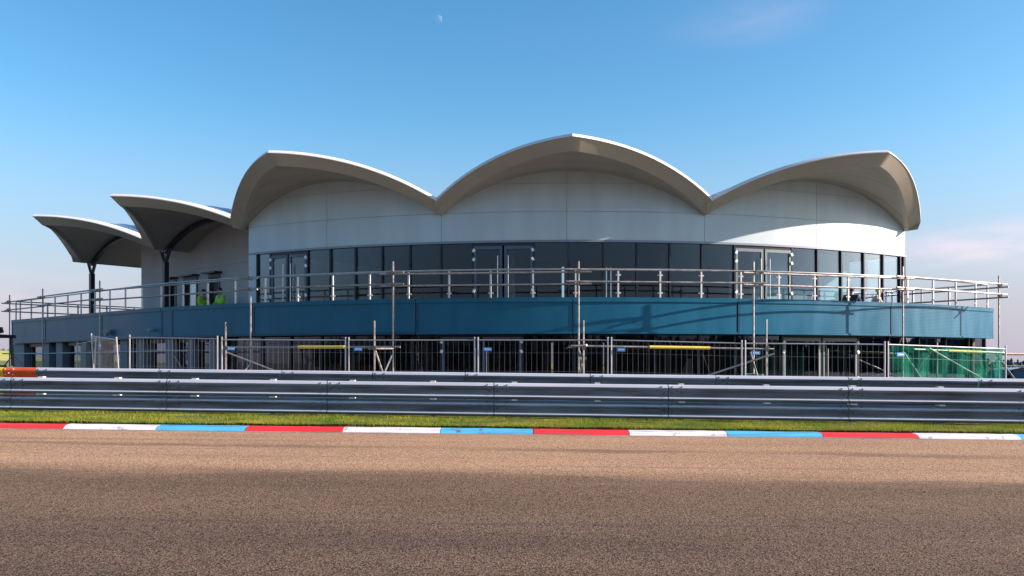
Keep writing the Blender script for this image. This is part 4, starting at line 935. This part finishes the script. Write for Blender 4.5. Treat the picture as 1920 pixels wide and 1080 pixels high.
# ------------------------------------------------------------------ things glimpsed at the edges
def car():
    base = Vector((21.9, 34.0, E-1.70)); c = thing('parked_car', 'dark parked estate car with silver roof rails at the right edge', 'car', base)
    L, W = 4.6, 1.8
    def prof_shell(pts, w0, w1, name, m, par=c, zsplit=None):
        mb = MB(); vs = []
        for s in (-1, 1):
            for x, z in pts: vs.append(base+Vector((x, s*(w0 if z < .95 else w1)/2, z)))
        n = len(pts); mb.add(vs, [tuple(range(n)), tuple(range(2*n-1, n-1, -1))]+[(i, (i+1) % n, n+(i+1) % n, n+i) for i in range(n)]); return mb.build(name, m, par, smooth=25)
    body = prof_shell([(-2.3, .3), (-2.3, .85), (-2.15, 1.0), (-.9, 1.0), (1.0, 1.0), (2.1, .86), (2.3, .6), (2.3, .3)], W, W-.06, 'body', 'car_paint')
    cab = prof_shell([(-2.1, 1.0), (-1.8, 1.42), (-1.4, 1.5), (.1, 1.5), (.55, 1.36), (1.15, 1.0)], W-.1, W-.34, 'cabin', 'car_paint')
    for s in (-1, 1):
        for x0, x1, xt0, xt1 in ((-1.95, -1.15, -1.75, -1.1), (-1.05, -.1, -1.0, -.1), (0, .95, 0, .5)):
            mb = MB(); y = s*(W/2-.135); y0 = s*(W/2-.02)
            vs = [(x0, y0, 1.03), (x1, y0, 1.03), (xt1, y, 1.38), (xt0, y, 1.38)]; vs = [base+Vector(v) for v in vs]+[base+Vector(v)+Vector((0, s*.012, 0)) for v in vs]
            mb.add(vs, [(0, 1, 2, 3), (7, 6, 5, 4), (0, 1, 5, 4), (1, 2, 6, 5), (2, 3, 7, 6), (3, 0, 4, 7)]); mb.build('window', 'glass_car', cab, smooth=0)
        mb = MB(); mb.tube(base+Vector((-1.6, s*.62, 1.56)), base+Vector((.15, s*.62, 1.56)), .022)
        for xx in (-1.55, .1): mb.tube(base+Vector((xx, s*.62, 1.49)), base+Vector((xx, s*.62, 1.56)), .018, 6)
        mb.build('roof_rail', 'steel', cab)
        for xw in (-1.45, 1.45):
            mb = MB(); mb.tube(base+Vector((xw, s*.72, .32)), base+Vector((xw, s*.92, .32)), .32, 24); wh = mb.build('wheel', 'rubber', c); mb = MB(); mb.tube(base+Vector((xw, s*.9, .32)), base+Vector((xw, s*.935, .32)), .2, 16); mb.build('rim', 'steel', wh)
        mb = MB(); mb.box(base+Vector((2.22, s*.65, .72)), (.16, .3, .14)); mb.build('headlight', 'white_plastic', c)
        mb = MB(); mb.box(base+Vector((-2.27, s*.7, .85)), (.1, .2, .2)); mb.build('tail_light', 'rail_orange', c)
car()
def machine():
    # compact telehandler standing at the left edge: only its cab frame reaches into view
    Y = 27.0; X = (8-960)/F*Y; g = gz(X, Y); base = Vector((X-1.3, Y, g)); t = thing('telehandler', 'black cab frame of a site machine cut off by the left edge', 'site machine', base)
    P_ = lambda x, y, z: base+Vector((x, y, z))
    mb = MB(); mb.box(P_(-.5, 0, .85), (2.9, 1.4, .55)); mb.box(P_(.95, 0, .62), (.7, 1.5, .5)); mb.build('chassis', 'machine_black', t)
    mb = MB()
    for x in (.35, 1.22):
        for y in (-.6, .6): mb.tube(P_(x, y, 1.1), P_(x-.06 if x > 1 else x, y, 2.05), .05, 6)
    mb.box(P_(.78, 0, 2.08), (1.0, 1.35, .10)); cab = mb.build('cab_frame', 'machine_black', t)
    mb = MB(); mb.box(P_(.78, -.6, 1.6), (.80, .02, .85)); mb.build('window', 'glass_car', cab)
    mb = MB(); mb.box(P_(.75, 0, 1.35), (.4, .5, .12)); mb.box(P_(.56, 0, 1.6), (.1, .5, .5)); mb.build('seat', 'machine_black', cab)
    mb = MB(); mb.tube(P_(-1.9, .35, 1.5), P_(1.0, .35, 2.3), .13, 4); mb.build('boom', 'machine_black', t)
    for x in (-1.45, .75):
        for y in (-.78, .78):
            mb = MB(); mb.tube(P_(x, y-.18, .45), P_(x, y+.18, .45), .45, 22); wh = mb.build('wheel', 'rubber', t); mb = MB(); mb.tube(P_(x, y-.195, .45), P_(x, y+.195, .45), .22, 14); mb.build('rim', 'machine_yellow', wh)
machine()
def barrow():
    Y = 22.9; base = Vector(((1418-960)/F*Y, Y, gz(6.8, Y))); t = thing('wheelbarrow', 'green wheelbarrow tipped up behind the fence, under the slanting brace', 'wheelbarrow', base)
    P_ = lambda x, y, z: base+Vector((x, y, z))
    top = [(-.22, -.05), (.16, -.05), (.26, .10), (.16, .34), (-.16, .34), (-.26, .12)]; mb = MB(); zt_, zb = 1.22, .98
    vs = [P_(x*.98, y, zt_-.28*abs(x)) for x, y in top]+[P_(x*.62, .08+y*.5, zb) for x, y in top]+[P_(x*.9, y*.9+.02, zt_-.28*abs(x)-.015) for x, y in top]
    n = 6; mb.add(vs, [(i, (i+1) % n, n+(i+1) % n, n+i) for i in range(n)]+[tuple(range(n, 2*n))]+[(i, (i+1) % n, 2*n+(i+1) % n, 2*n+i) for i in range(n)]); mb.build('tray', 'barrow_green', t)
    for s in (-1, 1):
        mb = MB(); mb.pipe([P_(s*.2, .4, .2), P_(s*.2, .2, .95), P_(s*.25, -.02, 1.05), P_(s*.30, -.1, .72)], .017); mb.build('handle', 'machine_black', t)
    mb = MB(); mb.tube(P_(-.04, .38, .19), P_(.04, .38, .19), .19, 18); mb.build('wheel', 'rubber', t)
barrow()
def leaning_board(x0, x1, ytop, Yd, label):
    g = zG; X0, X1 = (x0-960)/F*Yd, (x1-960)/F*Yd; zt_ = E+(H0-ytop)/F*Yd; mb = MB()
    vs = [(X0, Yd, g), (X1, Yd, g), (X1, Yd+.35, zt_), (X0+(X1-X0)*.8, Yd+.35, zt_)]; vs = [Vector(v) for v in vs]; vs += [v+Vector((0, .02, 0)) for v in vs]
    mb.add(vs, [(0, 1, 2, 3), (7, 6, 5, 4), (0, 1, 5, 4), (1, 2, 6, 5), (2, 3, 7, 6), (3, 0, 4, 7)]); tag(mb.build('board', 'board', smooth=0), label, 'board')
leaning_board(1255, 1303, 672, 25.2, 'pale slanted board leaning indoors behind the ground-floor glass')
# ------------------------------------------------------------------ moon
def moon():
    D = 3000.0; c = px(822, 36, D); r = 7.5/F*D; mb = MB(); NA, NB = 24, 12; vs = []
    for j in range(NB+1):
        for i in range(NA):
            ph, t = math.pi*j/NB, 2*math.pi*i/NA; vs.append(c+Vector((math.sin(ph)*math.cos(t), math.sin(ph)*math.sin(t), math.cos(ph)))*r)
    mb.add(vs, [(j*NA+i, j*NA+(i+1) % NA, (j+1)*NA+(i+1) % NA, (j+1)*NA+i) for j in range(NB) for i in range(NA)])
    m = bpy.data.materials.new('moon'); m.use_nodes = True; M['moon'] = m; n, l = m.node_tree.nodes, m.node_tree.links; n.clear()
    o = n.new('ShaderNodeOutputMaterial'); tr = n.new('ShaderNodeBsdfTransparent'); d = n.new('ShaderNodeBsdfDiffuse'); d.inputs[0].default_value = (.055, .05, .05, 1)
    t = n.new('ShaderNodeTexNoise'); t.inputs['Scale'].default_value = .12; g = n.new('ShaderNodeNewGeometry'); l.new(g.outputs['Position'], t.inputs['Vector'])
    a = n.new('ShaderNodeAddShader'); l.new(tr.outputs[0], a.inputs[0]); l.new(d.outputs[0], a.inputs[1])
    mx = n.new('ShaderNodeMixShader'); l.new(g.outputs['Backfacing'], mx.inputs[0]); l.new(a.outputs[0], mx.inputs[1]); l.new(tr.outputs[0], mx.inputs[2]); l.new(mx.outputs[0], o.inputs[0])
    tag(mb.build('moon', 'moon'), 'pale daytime half moon high in the blue sky', 'moon')
moon()
